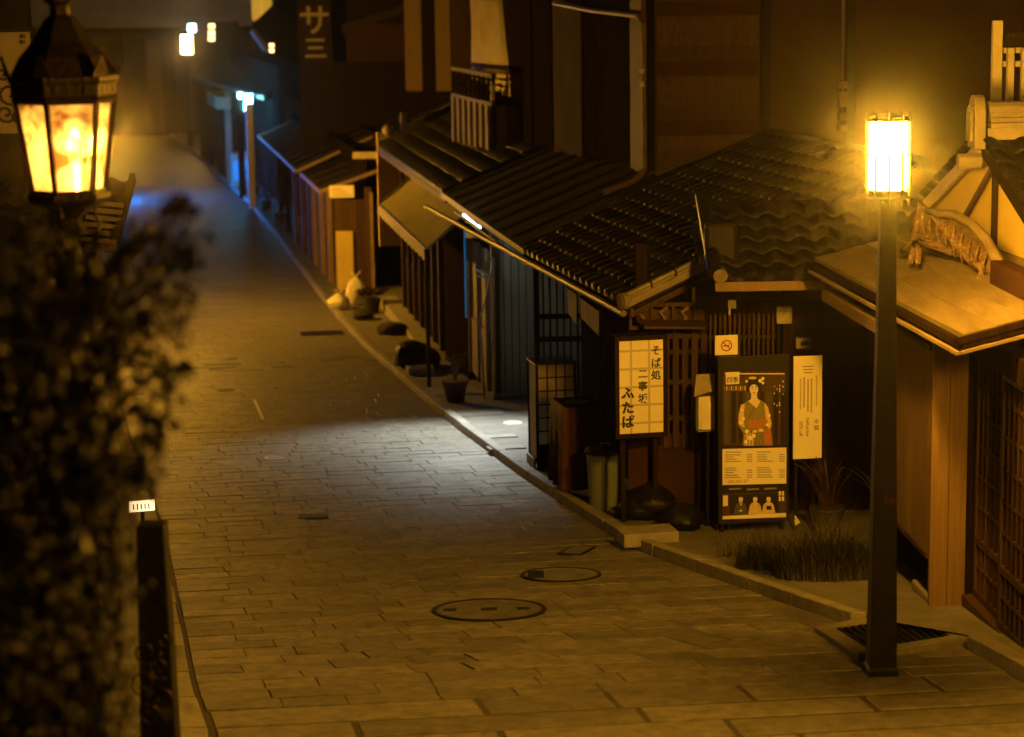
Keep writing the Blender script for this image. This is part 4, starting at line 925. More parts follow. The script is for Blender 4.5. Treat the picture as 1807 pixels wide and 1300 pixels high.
# doorway wall, grey side wall
zd = zg(33.5)+.07
boards('siding_strip', GREYMET, SB, WF, 33.48, 33.53, -.22, 1.6, zd+.1, ZE-.12, 16, 'd', .012)
bx('side_sill', KERBM, SB, WF, 33.38, 33.48, -.30, 1.2, zd-.1, zd+.10, .01)
FD = Frame((-.27, 33.42), (-.165, 1))
bx('corner_post', WOODB, SB, FD, 0, .11, -.02, .10, zd-.05, ZE-.1)
dr = bx('door', WOODL, SB, FD, .85, 2.6, .06, .10, zd, zd+.95)
boards('door_board', WOODL, dr, FD, .86, 2.58, .035, .06, zd+.02, zd+.93, 5, 's')
bx('door_pane', GREYMET, dr, FD, .85, 2.6, .065, .095, zd+.96, zd+2.2)
for s in (.80, 1.7, 2.62): bx('door_stile', WOODL, dr, FD, s, s+.06, .0, .062, zd, zd+2.25)
bx('doorway_back', WOODD, SB, FD, .1, 4.2, .55, .62, zd-.05, ZE)
bx('upper_front', WOODD, SB, FD, 2.7, 5.6, .0, .08, zd-.3, ZE)
b_ = P(822, 400, 36.3); st = bx('blue_lit_edge', BLUED, SB, WF, 36.28, 36.32, b_.x-.03, b_.x+.03, P(822, 560, 36.3).z, b_.z)  # weak emission stands in for blue light on the door edge
# steel folding arm in the doorway
t = thing('folding_arm', P(852, 712, 33.3), 'pale steel folding awning arm standing in the bluish lit doorway', 'folding arm')
for a, c in (((871, 455), (874, 700)), ((871, 462), (848, 562)), ((838, 475), (866, 487)), ((857, 440), (866, 462)), ((847, 565), (855, 705)), ((842, 487), (868, 492))):
    MB().tube([P(*a, 33.3), P(*c, 33.3)], .017, 8).build('steel_tube', STEEL, t)
MB().lathe(P(870, 464, 33.28), [(.035, -.03), (.035, .03)], 10).build('hinge', STEEL, t); MB().lathe(P(860, 455, 33.28), [(.03, -.04), (.03, .04)], 10).build('hinge', STEEL, t)
# bright tube light under the eave, throwing cool light on the street
c0, c1 = P(820, 380, 33.6), P(845, 402, 32.9)
t = thing('eave_light', (c0+c1)/2, 'short bluish tube light under the eave above the doorway', 'tube light')
MB().tube([c0, c1], .035, 8).build('tube', COOL, t); MB().bar(c0+Vector((.03, 0, .05)), c1+Vector((.03, 0, .05)), .10, .03).build('housing', STEEL, t)
ld = bpy.data.lights.new('eave_flood', 'SPOT'); ld.energy = 1000; ld.spot_size = math.radians(106); ld.spot_blend = 1.0; ld.shadow_soft_size = .12; ld.color = (.94, 1.0, .90)
lo = bpy.data.objects.new('flood_light', ld); COL.objects.link(lo); lo.parent = t
src = Vector((-.50, 31.0, 1.42)); tgt = Vector((-.66, 29.7, -1.1)); lo.location = src-t.location; lo.rotation_euler = (tgt-src).to_track_quat('-Z', 'Y').to_euler()
MB().box(WF, 31.06, 31.34, -.63, -.37, 1.50, 1.58).build('flood_housing', STEEL, t)
# second storey: street side
F2 = Frame((1.86, 28.6), (-.2, 1)); z2 = 2.45
bx('upper_wall', WOODD, SB, F2, .02, 15.5, .10, .2, 1.9, 7.0)
bx('upper_side_wall', REDWALL, SB, WF, 28.6, 28.7, 1.9, 11.5, 1.8, 7.0)
for k, x in enumerate((3.25, 4.34)): bx('side_wall_batten', WOODD, SB, WF, 28.53, 28.6, x, x+.12, 2.5, 7.0)
for k in range(17): z = 2.3+k*.19; MB().hexa([(1.92, 28.55, z), (3.22, 28.55, z), (3.22, 28.6, z), (1.92, 28.6, z)], [(1.92, 28.585, z+.20), (3.22, 28.585, z+.20), (3.22, 28.6, z+.20), (1.92, 28.6, z+.20)]).build('lap_board', WOODB if k % 4 else REDWALL, SB)
for k in range(17): z = 2.9+k*.23; MB().hexa([(4.47, 28.55, z), (11, 28.55, z), (11, 28.6, z), (4.47, 28.6, z)], [(4.47, 28.585, z+.24), (11, 28.585, z+.24), (11, 28.6, z+.24), (4.47, 28.6, z+.24)]).build('lap_board', REDWALL, SB)
def s_at(px):                                                     # where a pixel column meets the upper street wall
    d = ray(px, 150); k = (F2.o.x*F2.u.y-F2.o.y*F2.u.x)/(d.x*F2.u.y-d.y*F2.u.x); q = Vector((d.x*k, d.y*k, 0)); return (q-F2.o).dot(F2.u)
for a, c, m, nm in ((935, 965, WOODD, 'wall_panel'), (970, 1018, REDWALL, 'wall_panel'), (1024, 1048, WOODD, 'wall_panel'), (1108, 1128, WOODB, 'post'), (900, 930, WOODD, 'shutter')):
    bx(nm, m, SB, F2, s_at(c), s_at(a), .03 if nm == 'post' else .06, .11, 2.35, 6.5)
q0 = F2(s_at(1143), -.05, 0); zz = P(1150, 300, q0.y).z
pp = [Vector((q0.x, q0.y, zz)), Vector((q0.x, q0.y, P(1150, 42, q0.y).z)), Vector((q0.x-.05, q0.y+.3, P(1146, 28, q0.y).z)), F2(s_at(1050), -.05, P(1050, 18, F2(s_at(1050), 0, 0).y).z), F2(s_at(985), -.05, P(985, 5, F2(s_at(985), 0, 0).y).z)]
MB().tube(pp, .035, 8).build('downpipe', PIPE, SB); MB().tube([pp[0], pp[0]+Vector((-.15, -.2, -.12)), pp[0]+Vector((-.55, -.4, -.25))], .04, 8).build('downpipe', PIPE, SB)
for py in (125, 148): MB().box(WF, q0.y-.06, q0.y-.02, q0.x-.06, q0.x, P(1140, py, q0.y).z-.03, P(1140, py, q0.y).z+.03).build('pipe_bracket', CREAM, SB)
px_ = P(1490, 100, 28.4)
MB().tube([(px_.x, 28.5, 3.3), (px_.x, 28.5, 7.0)], .025, 8).build('drain_pipe', PIPE, SB)
for k, (py, l) in enumerate(((150, .09), (175, .2), (205, .1), (225, .08))): z = P(1490, py, 28.4).z; MB().box(WF, 28.40, 28.5, px_.x-.06, px_.x+.04, z-l/2, z+l/2).build('pipe_bracket', PIPE, SB)
# slatted balcony box
F2W = F2; F2 = Frame(F2W(0, .72, 0)[:2], (-.2, 1))
def s_bal(px):
    d = ray(px, 200); o_ = F2W(0, -.33, 0); k = (o_.x*F2W.u.y-o_.y*F2W.u.x)/(d.x*F2W.u.y-d.y*F2W.u.x); return (Vector((d.x*k, d.y*k, 0))-o_).dot(F2W.u)
fb0, fb1 = s_bal(870), s_bal(800); yb = F2W(fb0, -.33, 0).y; zb0, zb1, zb2 = P(870, 290, yb).z, P(870, 187, yb).z, P(870, 137, yb).z
bal = bx('balcony', WOODD, SB, F2, fb0, fb1, -1.05, -.98, zb0, zb1); bx('balcony_end', WOODD, SB, F2, fb0-.05, fb0, -1.05, .1, zb0, zb1); bx('balcony_floor', WOODD, SB, F2, fb0, fb1, -1.05, .1, zb0-.1, zb0)
n = 14
for k in range(n):
    s = fb0+(fb1-fb0)*(k+.5)/n; bx('balcony_board', WOODB if k % 2 else WOODD, bal, F2, s-.13, s+.13, -1.08-.01*(k % 2), -1.052, zb0-.05, zb1)
for k in range(6): d = -1.0+k*.19; bx('balcony_board', WOODD if k % 2 else WOODB, bal, F2, fb0-.085, fb0-.05, d, d+.17, zb0-.05, zb1)
bx('handrail', WOODB, bal, F2, fb0-.06, fb1, -1.08, -1.0, zb2, zb2+.07); bx('mid_rail', WOODB, bal, F2, fb0-.06, fb1, -1.09, -1.02, zb1, zb1+.06)
for k in range(10):
    s = fb0+(fb1-fb0)*k/9; bx('baluster', WOODD, bal, F2, s-.03, s+.03, -1.06, -1.01, zb1+.06, zb2)
for k in range(4):
    z = zb1+.06+(zb2-zb1)*(k+.5)/4.5; bx('railing', WOODD, bal, F2, fb0, fb1, -1.045, -1.025, z-.02, z+.02)
bx('corner_cap', CREAM, bal, F2, fb0-.10, fb0-.06, -1.10, -1.04, zb1+.1, zb2-.1)
# pale curtain behind the balcony, swept to one side
t = thing('pale_curtain', F2(fb0+1, -.7, zb1), 'ochre curtain sweeping down behind the slatted balcony railing', 'curtain'); b = MB(); nn = 14; o = 0
L0, L1 = fb1-.2, fb0+.5
for j in range(13):
    v = j/12; z = 5.2+(zb1+.35-5.2)*v
    for i in range(nn+1):
        u_ = i/nn; s = L0+(L1-L0)*u_*(1-.28*(1-v)); b.v.append(F2(s, -.75+.04*math.sin(i*2.3+v*2)+.1*u_, z-.25*u_*v))
for j in range(12):
    for i in range(nn): b.f.append((j*(nn+1)+i, j*(nn+1)+i+1, (j+1)*(nn+1)+i+1, (j+1)*(nn+1)+i))
b.build('fabric', NOREN, t, smooth=True); MB().bar(F2(L0, -.72, 5.2), F2(L1, -.72, 5.2), .04).build('curtain_rail', WOODD, t)

F2 = F2W
# ================================================================== AWNING SHOP (black tiled lower roof)
FC = Frame((-1.02, 35.2), (-.155, 1)); LC = 11.0
SCH = thing('awning_shop', FC(5, 1, zg(41)), 'small shop with black tiled roof, pale ridge end and wide green awning', 'shop')
nc = Vector((-.42*FC.r.x, -.42*FC.r.y, 1)).normalized()
rC = MB().slab([FC(.05, 0, ZE-.04), FC(LC, 0, ZE-.04), FC(LC, 2.5, ZE-.04+2.5*.42), FC(.05, 2.5, ZE-.04+2.5*.42)], nc, .03).build('roof', WOODD, SCH)
tile_roof(rC, FC(.05, 0, ZE)+nc*.03, FC.u, FC.r+Vector((0, 0, .42)), 28, 7, .385, .36)
for k in range(28): s = .25+k*.385; MB().tube([FC(s, -.03, ZE+.03), FC(s, .06, ZE+.05)], .05, 8).build('round_end_tile', TILEL, rC)
e0, e1 = FC(LC, .0, ZE+.08), FC(LC, 1.9, ZE+.08+1.9*.42)
vr = MB().bar(e0, e1, .2, .10).build('verge_ridge', TILEL, rC)
for k in range(5): MB().bar(e0.lerp(e1, .3+k*.14)+Vector((0, 0, .09)), e0.lerp(e1, .3+k*.14+.13)+Vector((0, 0, .09)), .2, .10).build('ridge_tile', TILEL, vr)
MB().bar(e0.lerp(e1, .27)+Vector((0, 0, .02)), e0.lerp(e1, .28)+Vector((0, 0, .40)), .16, .10).build('ridge_end_tile', TILEL, vr); MB().lathe(e0.lerp(e1, .12)+Vector((0, 0, .16)), [(.02, -.12), (.13, -.05), (.15, .03), (.08, .12)], 12).build('finial', TILEL, vr, smooth=True)
MB().bar(FC(.05, .02, ZE-.1), FC(LC, .02, ZE-.1), .04, .1).build('fascia', WOODB, rC)
FCW = Frame((-1.02, 35.2), (-.165, 1)); zc = zg(42)
bx('front_wall', WOODD, SCH, FCW, 3.0, LC+.5, .62, .72, zc-.5, ZE+.2)
for k in range(9): s = 3.1+k*.95; bx('front_post', WOODB, SCH, FCW, s, s+.12, .52, .62, zc-.4, ZE)
bx('front_panel', WOODD, SCH, FCW, 5, LC, .58, .62, zc, zc+1.2)
bx('far_end_wall', PLASTER, SCH, FCW, LC+.2, LC+.32, .1, 1.4, zc+1.4, ZE+.3)
bx('plinth', KERBM, SCH, FCW, 5.2, LC+1.6, .2, .58, zc-.5, zc+.15, .02)
# awning
NF, FF, NW, FW_ = P(752, 440, 35.2), P(668, 360, 41.2), P(824, 374, 35.5), P(741, 297, 41.5)
t = thing('green_awning', Vector((NF.x, 35.2, zg(35.2)+.07)), 'wide olive green canvas awning on a thin black pole with a scalloped hem', 'awning'); b = MB(); nu, nv_ = 14, 6
for j in range(nv_+1):
    for i in range(nu+1):
        u_, v_ = i/nu, j/nv_; p_ = NW.lerp(FW_, u_).lerp(NF.lerp(FF, u_), v_); b.v.append(p_+Vector((0, 0, -.06*math.sin(math.pi*v_)*(.6+.4*math.sin(u_*9)**2))))
for j in range(nv_):
    for i in range(nu): b.f.append((j*(nu+1)+i, j*(nu+1)+i+1, (j+1)*(nu+1)+i+1, (j+1)*(nu+1)+i))
b.build('canvas', AWN, t, smooth=True)
b = MB(); m_ = 60
for i in range(m_+1):
    q = NF.lerp(FF, i/m_)+Vector((-.012, 0, 0)); dp = .15+.05*abs(math.sin(i/m_*math.pi*14))
    b.v += [q+Vector((0, 0, -.02)), q+Vector((-.01, 0, -dp))]
for i in range(m_): b.f.append((2*i, 2*i+1, 2*i+3, 2*i+2))
b.build('valance', AWN, t)
MB().bar(NF, FF, .04).build('front_bar', TRIM, t); MB().bar(NW, FW_, .05).build('wall_bar', WOODD, t)
MB().tube([Vector((NF.x, NF.y, zg(NF.y)+.05)), NF], .035, 8).build('pole', IRON, t)
for q in (NF, FF): MB().bar(q, NW if q is NF else FW_, .03).build('side_arm', TRIM, t)
# rocks, planting, pot in front
def rock(px, py, r, label, m=EARTH, seed=0, hz=.6):
    rnd = random.Random(seed); A = G(px, py, .07); bm = bmesh.new(); bmesh.ops.create_icosphere(bm, subdivisions=3, radius=r)
    for v in bm.verts:
        n_ = math.sin(v.co.x*7/r*.4+seed)*math.cos(v.co.y*6/r*.4)+.5*math.sin(v.co.z*9/r*.4+v.co.x*5); v.co *= 1+.12*n_+rnd.uniform(-.02, .02); v.co.z *= hz; v.co.z = max(v.co.z, -.3*r)
    me = bpy.data.meshes.new('rock'); bm.to_mesh(me); bm.free(); me.materials.append(m); o = bpy.data.objects.new('garden_rock', me); COL.objects.link(o)
    o.location = (A.x, A.y+r, zg(A.y)+.07+.28*r); return tag(o, label, 'rock')
rock(735, 652, .42, 'large dark garden rock beside the awning pole', BAGB, 3, .75)
rock(690, 592, .28, 'small brown garden rock at the pavement edge under the awning', EARTH, 5)
rock(640, 566, .24, 'low brown garden stone close to the white bags', EARTH, 9)
A = G(744, 662, .07); t = thing('stone_trough', Vector((A.x, A.y, zg(A.y)+.07)), 'low grey stone trough lying before the dark rock', 'trough'); z = zg(A.y)+.05
FQ = Frame((A.x, A.y), (-.2, 1))
for s0, s1, d0, d1 in ((0, .06, -.22, .22), (.28, .34, -.22, .22), (.06, .28, -.22, -.16), (.06, .28, .16, .22)): MB().box(FQ, s0, s1, d0, d1, z, z+.14).build('side', KERBM, t)
MB().box(FQ, .06, .28, -.16, .16, z, z+.05).build('bottom', KERBM, t)
A = G(803, 712, .07); t = thing('flower_pot', Vector((A.x, A.y, zg(A.y)+.07)), 'terracotta pot with a bare branching plant before the doorway', 'flower pot'); c = Vector((A.x, A.y+.18, zg(A.y)+.07))
MB().lathe(c, [(.13, 0), (.19, .28), (.21, .29), (.21, .33), (.18, .33)], 20).build('pot', TERRA, t); MB().lathe(c, [(.175, .30), (.02, .31)], 16).build('soil', EARTH, t)
for k in range(8):
    a = k*.8; d_ = Vector((math.cos(a), math.sin(a)*.6, 0)); MB().tube([c+Vector((0, 0, .3)), c+d_*.06+Vector((0, 0, .5+.03*k)), c+d_*(.16+.02*k)+Vector((0, 0, .62+.05*(k % 4)))], [.012, .009, .004], 6).build('branch', WOODG, t)
for k in range(7):
    FK = Frame((-.62, 31.2+k*.02), (-.17, 1))
A = G(880, 760, .07)
for k, (px, py, w, l, m, lb) in enumerate(((905, 746, .13, .13, PAPER, 'round white disc in place of a light spot on the forecourt paving'), )):
    A = G(px, py, .07); t = thing('light_spot_disc', Vector((A.x, A.y, zg(A.y)+.075)), lb, 'light spot'); MB().lathe((A.x, A.y, zg(A.y)+.066), [(w, -.01), (w, .008), (w*.9, .012)], 22).build('plate', m, t); MB().lathe((A.x, A.y, zg(A.y)+.066), [(w*.3, .011), (w*.3, .014)], 14).build('boss', m, t)  # white disc stands in for a round spot of light
for k, (px, py, w, l) in enumerate(((885, 770, .20, .16), (893, 790, .24, .16), (845, 728, .34, .3), (800, 690, .4, .5))):
    A = G(px, py, .07); t = thing('light_patch_slab', Vector((A.x, A.y, zg(A.y)+.072)), ('small', 'wide', 'square', 'long')[k]+' pale slab in place of light patches in the forecourt before the bluish lit doorway', 'stone slab'); FK = Frame((A.x, A.y), (-.2, 1))  # pale slabs stand in for light patches on the floor
    MB().hexa([FK(-l, -w, zg(A.y-l)+.05), FK(-l, w, zg(A.y-l)+.05), FK(l, w, zg(A.y+l)+.05), FK(l, -w, zg(A.y+l)+.05)], [FK(-l, -w, zg(A.y-l)+.085), FK(-l, w, zg(A.y-l)+.085), FK(l, w, zg(A.y+l)+.085), FK(l, -w, zg(A.y+l)+.085)]).build('slab', KERBM, t, bevel=.01)

# ================================================================== LOW SHOP (pillars, white board)
FDk = Frame((-4.15, 51.5), (-.178, 1)); ZD = .36; LD = 20; zq = zg(55)
SD = thing('low_shop', FDk(6, 1.5, zq), 'long low shop with lit pillars and stepped dark sheet roofs beyond the awning', 'shop')
def sheet_roof(name, s0, s1, d0, d1, z0_, tau, trim=True):
    n_ = Vector((-tau*FDk.r.x, -tau*FDk.r.y, 1)).normalized()
    r_ = MB().slab([FDk(s0, d0, z0_), FDk(s1, d0, z0_), FDk(s1, d1, z0_+(d1-d0)*tau), FDk(s0, d1, z0_+(d1-d0)*tau)], n_, .06).build(name, ROOFM, SD)
    if trim:
        MB().bar(FDk(s0-.03, d0, z0_+.05), FDk(s0-.03, d1, z0_+.05+(d1-d0)*tau), .07, .08).build('verge_trim', TRIM, r_)
        MB().bar(FDk(s0, d0-.03, z0_+.03), FDk(s1, d0-.03, z0_+.03), .05, .09).build('eave_trim', TRIM, r_)
    for k in range(int((s1-s0)/1.4)): MB().bar(FDk(s0+.7+k*1.4, d0, z0_+.085), FDk(s0+.7+k*1.4, d1, z0_+.085+(d1-d0)*tau), .04, .04).build('roof_seam', ROOFM, r_)
    return r_
sheet_roof('porch_roof', -.3, 5.2, -.25, 1.3, ZD, .33); sheet_roof('roof', 5.2, LD, -.35, 1.7, ZD+.05, .42); sheet_roof('roof', -3.0, LD, 1.3, 4.5, 1.02, .40)
bx('inner_wall', WOODD, SD, FDk, .05, LD, .75, .85, zq-.4, 1.2); bx('upper_wall', WOODD, SD, FDk, -2.8, LD, 1.6, 1.75, zq, 1.4)
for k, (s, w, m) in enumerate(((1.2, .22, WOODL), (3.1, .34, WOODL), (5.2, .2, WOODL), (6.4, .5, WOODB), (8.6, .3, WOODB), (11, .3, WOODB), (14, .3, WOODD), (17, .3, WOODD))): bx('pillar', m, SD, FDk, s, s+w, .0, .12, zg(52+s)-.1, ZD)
bx('half_curtain', PLASTER, SD, FDk, 3.6, 4.9, .05, .08, ZD-.35, ZD-.02)
q0, q1 = P(588, 340, 51.3), P(655, 340, 51.3); ze = zg(51.3)
boards('end_wall_board', WOODB, SD, WF, 51.3, 51.4, q0.x, q1.x, ze-.05, ZD+.1, 5, 'd')
qa = P(592, 400, 51.2); bx('end_panel', PLASTER, SD, WF, 51.22, 51.29, qa.x, P(622, 400, 51.2).x, ze, P(600, 408, 51.2).z, .01)
bx('lit_corner_strip', TRIM, SD, WF, 51.1, 51.16, q1.x-.03, q1.x+.04, ze-.05, ZD)  # pale strip paints the light along the brown wall's corner
qa, qb = P(581, 327, 51.1), P(625, 348, 51.1); t = thing('white_signboard', Vector((qa.x, 51.1, qb.z)), 'small blank looking white signboard over the brown end wall', 'sign')
MB().box(WF, 51.08, 51.13, qa.x, qb.x, qb.z, qa.z).build('panel', PAPERB, t, bevel=.005)
for k in range(3): MB().box(WF, 51.075, 51.08, qa.x+.06, qb.x-.06-.1*k, qb.z+.05+k*.07, qb.z+.07+k*.07).build('faint_line', GREYINK, t)
for x in (qa.x+.03, qb.x-.06): MB().box(WF, 51.13, 51.31, x, x+.03, qb.z+.1, qb.z+.13).build('bracket', IRON, t)
bx('lit_gutter_board', CREAM, SD, WF, 50.2, 50.3, P(622, 275, 50.2).x, P(668, 265, 50.2).x, P(640, 280, 50.2).z, P(640, 268, 50.2).z)
# dark upper storeys behind the low shop
U = thing('dark_upper_house', Vector((-1.2, 60, zg(60))), 'dark tall house rising behind the low roofs with a hanging name board', 'house')
bx('wall', WOODD, U, WF, 60, 60.3, -5.6, 4, -1.6, 7); bx('gable_panel', REDWALL, U, WF, 59.9, 59.98, P(612, 100, 60).x, P(716, 100, 60).x, P(650, 108, 60).z, P(650, 42, 60).z)
MB().slab([P(603, 58, 59.5), P(720, 20, 59.5), P(720, 5, 59.5), P(603, 44, 59.5)], (0, 1, 0), .5).build('hood_roof', ROOFM, U)
for a, c in ((716, 745), (770, 796)):
    qa, qb = P(a, 140, 58), P(c, 140, 58); bx('pillar', WOODL, U, WF, 58, 58.2, qa.x, qb.x, P(a, 140, 58).z-.3, 6.5)
qa, qb = P(548, 115, 59), P(585, 0, 59); t = thing('name_board', Vector((qa.x, 59, qa.z)), 'dark vertical name board with faded white characters on the dark house', 'sign')
MB().box(WF, 58.95, 59.05, P(527, 100, 59).x, P(587, 100, 59).x, P(560, 116, 59).z, P(560, -30, 59).z).build('board', WOODD, t); MB().box(WF, 59.05, 59.95, qa.x, qa.x+.1, 4.3, 4.4).build('bracket', IRON, t)
cxm = P(556, 60, 58.95).x
for ch, py, sz in (('サ', 56, .85), ('三', 100, .62)): textmesh('lettering', ch, sz, GREYINK, t, Vector((cxm, 58.94, P(556, py, 58.95).z)), (1, 0, 0), (0, 0, 1), .012)

# ================================================================== FAR HOUSE WITH CYAN LIGHTS, END OF THE STREET
FE = Frame((-8.5, 73.2), (-.205, 1)); zE = zg(80)
SE = thing('cyan_lit_shop', FE(6, 1, zE), 'far shop with ribbed tile eave and cyan lit entrance at the bend', 'shop')
a0, a1 = P(468, 130, 76), P(343, 92, 94); ax_, bx_ = Vector((a0.x, a0.y, 1.35)), Vector((a1.x, a1.y, 1.35)); du = (bx_-ax_).normalized(); dr_ = Vector((du.y, -du.x, 0)); ne = Vector((-.42*dr_.x, -.42*dr_.y, 1)).normalized()
LE = (bx_-ax_).length
rE = MB().slab([ax_, bx_, bx_+dr_*2.6+Vector((0, 0, 2.6*.42)), ax_+dr_*2.6+Vector((0, 0, 2.6*.42))], ne, .08).build('roof', WOODD, SE)
for k in range(22): s = .3+k*(LE-.4)/21; MB().tube([ax_+du*s+ne*.10, ax_+du*s+dr_*2.6+Vector((0, 0, 2.6*.42))+ne*.10], .10, 6).build('tile_rib', TILE, rE)
MB().bar(ax_.lerp(bx_, .45)+ne*.06, bx_+ne*.06, .12, .12).build('eave_trim', CREAM, rE); MB().bar(ax_+ne*.06, ax_.lerp(bx_, .45)+ne*.06, .12, .12).build('eave_trim', TRIM, rE)
bx('wall', WOODD, SE, FE, 0, 20, 1.0, 1.15, zE-.1, 2.6); bx('upper_wall', WOODD, SE, FE, 1, 19, 2.4, 2.55, 1.0, 6.5)
for s, m in ((.3, STEEL), (4.0, WOODD), (9.5, WOODL), (14, WOODD), (19, WOODD)): bx('pillar', m, SE, FE, s, s+.25, -.1, .12, zE-.1, 1.35)
bx('noren_canopy', NOREN, SE, FE, 9, 13.5, -.45, .1, .75, 1.2, .03)
rT = MB().slab([P(444, 52, 74), P(530, -30, 74), P(640, 20, 74), P(500, 100, 74)], (0, 0, 1), .15).build('upper_roof', ROOFM, SE)
MB().bar(P(446, 55, 73.9), P(470, 88, 73.2), .16, .14).build('upper_eave_trim', CREAM, rT)
for k, px in enumerate((452, 470, 498, 515)): q = P(px, 0, 75); bx('lit_post', emit('gold_glow', (1.0, .58, .06), .4) if k < 2 else WOODL, SE, WF, 75, 75.2, q.x-.16, q.x+.16, P(px, 35-k*6, 75).z, 6.2)  # first two posts have a faint gold emission, the others plain timber
def tube_light(px0, py0, px1, py1, Y, m, label, r, name='tube_light'):
    a, c = P(px0, py0, Y), P(px1, py1, Y); t = thing(name, a.lerp(c, .5), label, 'tube light'); MB().tube([a, c], r, 10).build('tube', m, t)
    e = (c-a).normalized(); MB().tube([a-e*.08, a], r*1.15, 10).build('end_cap', STEEL, t); MB().tube([c, c+e*.08], r*1.15, 10).build('end_cap', STEEL, t); MB().bar(a+Vector((0, r*1.8, 0)), c+Vector((0, r*1.8, 0)), r*1.2, .02).build('back_plate', STEEL, t); return t
tube_light(438, 166, 438, 194, 77, CYAN, 'bright cyan upright tube light at the far shop entrance', .13)
tube_light(424, 163, 424, 184, 80, CYANW, 'dimmer cyan upright tube light deeper in the far entrance', .08)
tube_light(333, 49, 360, 49, 100, CYANW, 'white horizontal tube light above the distant street lamp', .17)
# freezer box below the cyan tubes
A = G(428, 330, .07); t = thing('drinks_cooler', Vector((A.x, A.y, zg(A.y)+.07)), 'pale upright drinks cooler with blue lit panel under the cyan tubes', 'cooler'); z = zg(A.y)+.07
FK = Frame((A.x, A.y), (-.2, 1)); MB().box(FK, 0, .7, -.35, .35, z, z+1.15).build('cabinet', GREYMET, t, bevel=.03); MB().box(FK, -.012, 0, -.30, .30, z+.25, z+.95).build('front_panel', BLUED, t); MB().box(FK, -.03, .72, -.38, .38, z+1.15, z+1.25).build('lid', STEEL, t, bevel=.02)
# lit squares on the far house front
for k, (px, py) in enumerate(((373, 46), (373, 58), (373, 68))): bx('lit_window', SHOPW, SE, WF, 96, 96.1, P(px-5, py, 96).x, P(px+5, py, 96).x, P(px, py+4, 96).z, P(px, py-4, 96).z)
for k, (px, py) in enumerate(((479, 80), (479, 89))): bx('lit_window', SHOPW, SE, WF, 72, 72.1, P(px-3.5, py, 72).x, P(px+3.5, py, 72).x, P(px, py+3, 72).z, P(px, py-3, 72).z)
bx('side_front', WOODD, SE, WF, 96.1, 96.4, P(345, 60, 96).x, P(420, 60, 96).x, zE, P(380, 38, 96).z)
# potted shrubs and clutter along the far kerb
def shrub(px, py, h, r, label, seed, m=LEAF):
    rnd = random.Random(seed); A = G(px, py, .07); c = Vector((A.x, A.y+r, zg(A.y)+.07)); t = thing('potted_shrub', c, label, 'shrub'); MB().lathe(c, [(.14, 0), (.2, .32), (.17, .33)], 12).build('pot', POTD, t)
    MB().tube([c+Vector((0, 0, .3)), c+Vector((.03, 0, h*.7))], [.03, .015], 6).build('stem', BARKT, t); b = MB()
    for k in range(240):
        a = rnd.uniform(0, 6.28); rr = r*rnd.random()**.5; o = c+Vector((rr*math.cos(a), rr*math.sin(a), .4+(h-.4)*rnd.random())); d = Vector((rnd.gauss(0, 1), rnd.gauss(0, 1), rnd.gauss(0, .6))).normalized()*.07; e = d.cross(Vector((rnd.gauss(0, 1), rnd.gauss(0, 1), rnd.gauss(0, 1)))).normalized()*.03
        b.quad(o, o+d*.5+e, o+d, o+d*.5-e)
    f_ = b.build('foliage', m, t); f_['kind'] = 'stuff'
shrub(468, 372, 1.2, .35, 'dark potted shrub by the kerb past the low shop', 1); shrub(492, 396, 1.5, .4, 'tall dark potted shrub at the first dark pillar', 2); shrub(447, 345, 1.0, .3, 'short potted shrub near the drinks cooler', 3); shrub(655, 556, .5, .35, 'small potted shrub under the awning', 4, LEAFB)

# end of the street
EW = thing('end_house', Vector((-19, 113, zg(113))), 'wide dark brown house closing the end of the street', 'house')
bx('wall', REDWALL, EW, WF, 113, 113.3, -36, -8, zg(113)-.2, P(300, 55, 113).z); bx('upper_wall', GREYP, EW, WF, 113.4, 113.6, -36, -4, P(300, 55, 113).z-.3, 9)
bx('eave_band', WOODD, EW, WF, 112.7, 113.4, -36, -8, P(300, 56, 113).z-.05, P(300, 48, 113).z)
for k, (a, c, m) in enumerate(((190, 222, WOODD), (223, 258, WOODD), (262, 285, WOODB), (288, 312, REDWALL), (345, 372, WOODD), (376, 400, WOODD))): bx('wall_panel', m, EW, WF, 112.9, 112.99, P(a, 150, 113).x, P(c, 150, 113).x, zg(113)+.1, P(300, 62, 113).z-.2)
for k in range(8): bx('wall_post', WOODD, EW, WF, 112.85, 112.99, -30+k*2.6, -29.8+k*2.6, zg(113)-.1, P(300, 56, 113).z)

# ================================================================== LEFT SIDE
FLh = Frame((-4.75, 24.4), (-.2, 1)); zl = zg(24.5)
SL = thing('verge_house', Vector((-6.2, 26, zl)), 'dark house with tiled eave behind the foliage and bronze lantern', 'house')
bx('street_wall', WOODD, SL, FLh, 0, 9, -.35, -.2, zl-.6, 2.6); bx('near_wall', WOODD, SL, WF, 24.6, 24.75, -12, -4.95, zl-.4, 2.6)
ez = P(200, 425, 23.8).z
nl = Vector((0, -.45, 1)).normalized()
rl = MB().slab([(-11, 23.8, ez-.04), (-4.27, 23.8, ez-.04), (-4.27, 25.0, ez-.04+1.2*.45), (-11, 25.0, ez-.04+1.2*.45)], nl, .03).build('roof', WOODD, SL)
tile_roof(rl, Vector((-8.6, 23.8, ez))+nl*.03, (1, 0, 0), (0, 1, .45), 16, 5, .27, .26)
for k in range(6):
    MB().bar(Vector((-4.62+.0, 23.72+k*.11, ez+.04+k*.11*.62)), Vector((-4.24, 23.70+k*.11, ez+.0+k*.11*.62)), .05, .045).build('verge_tile', TILEL, rl)
MB().bar((-4.25, 23.75, ez+.02), (-4.25, 25.0, ez+.02+1.25*.45), .06, .12).build('barge_board', WOODB, rl)
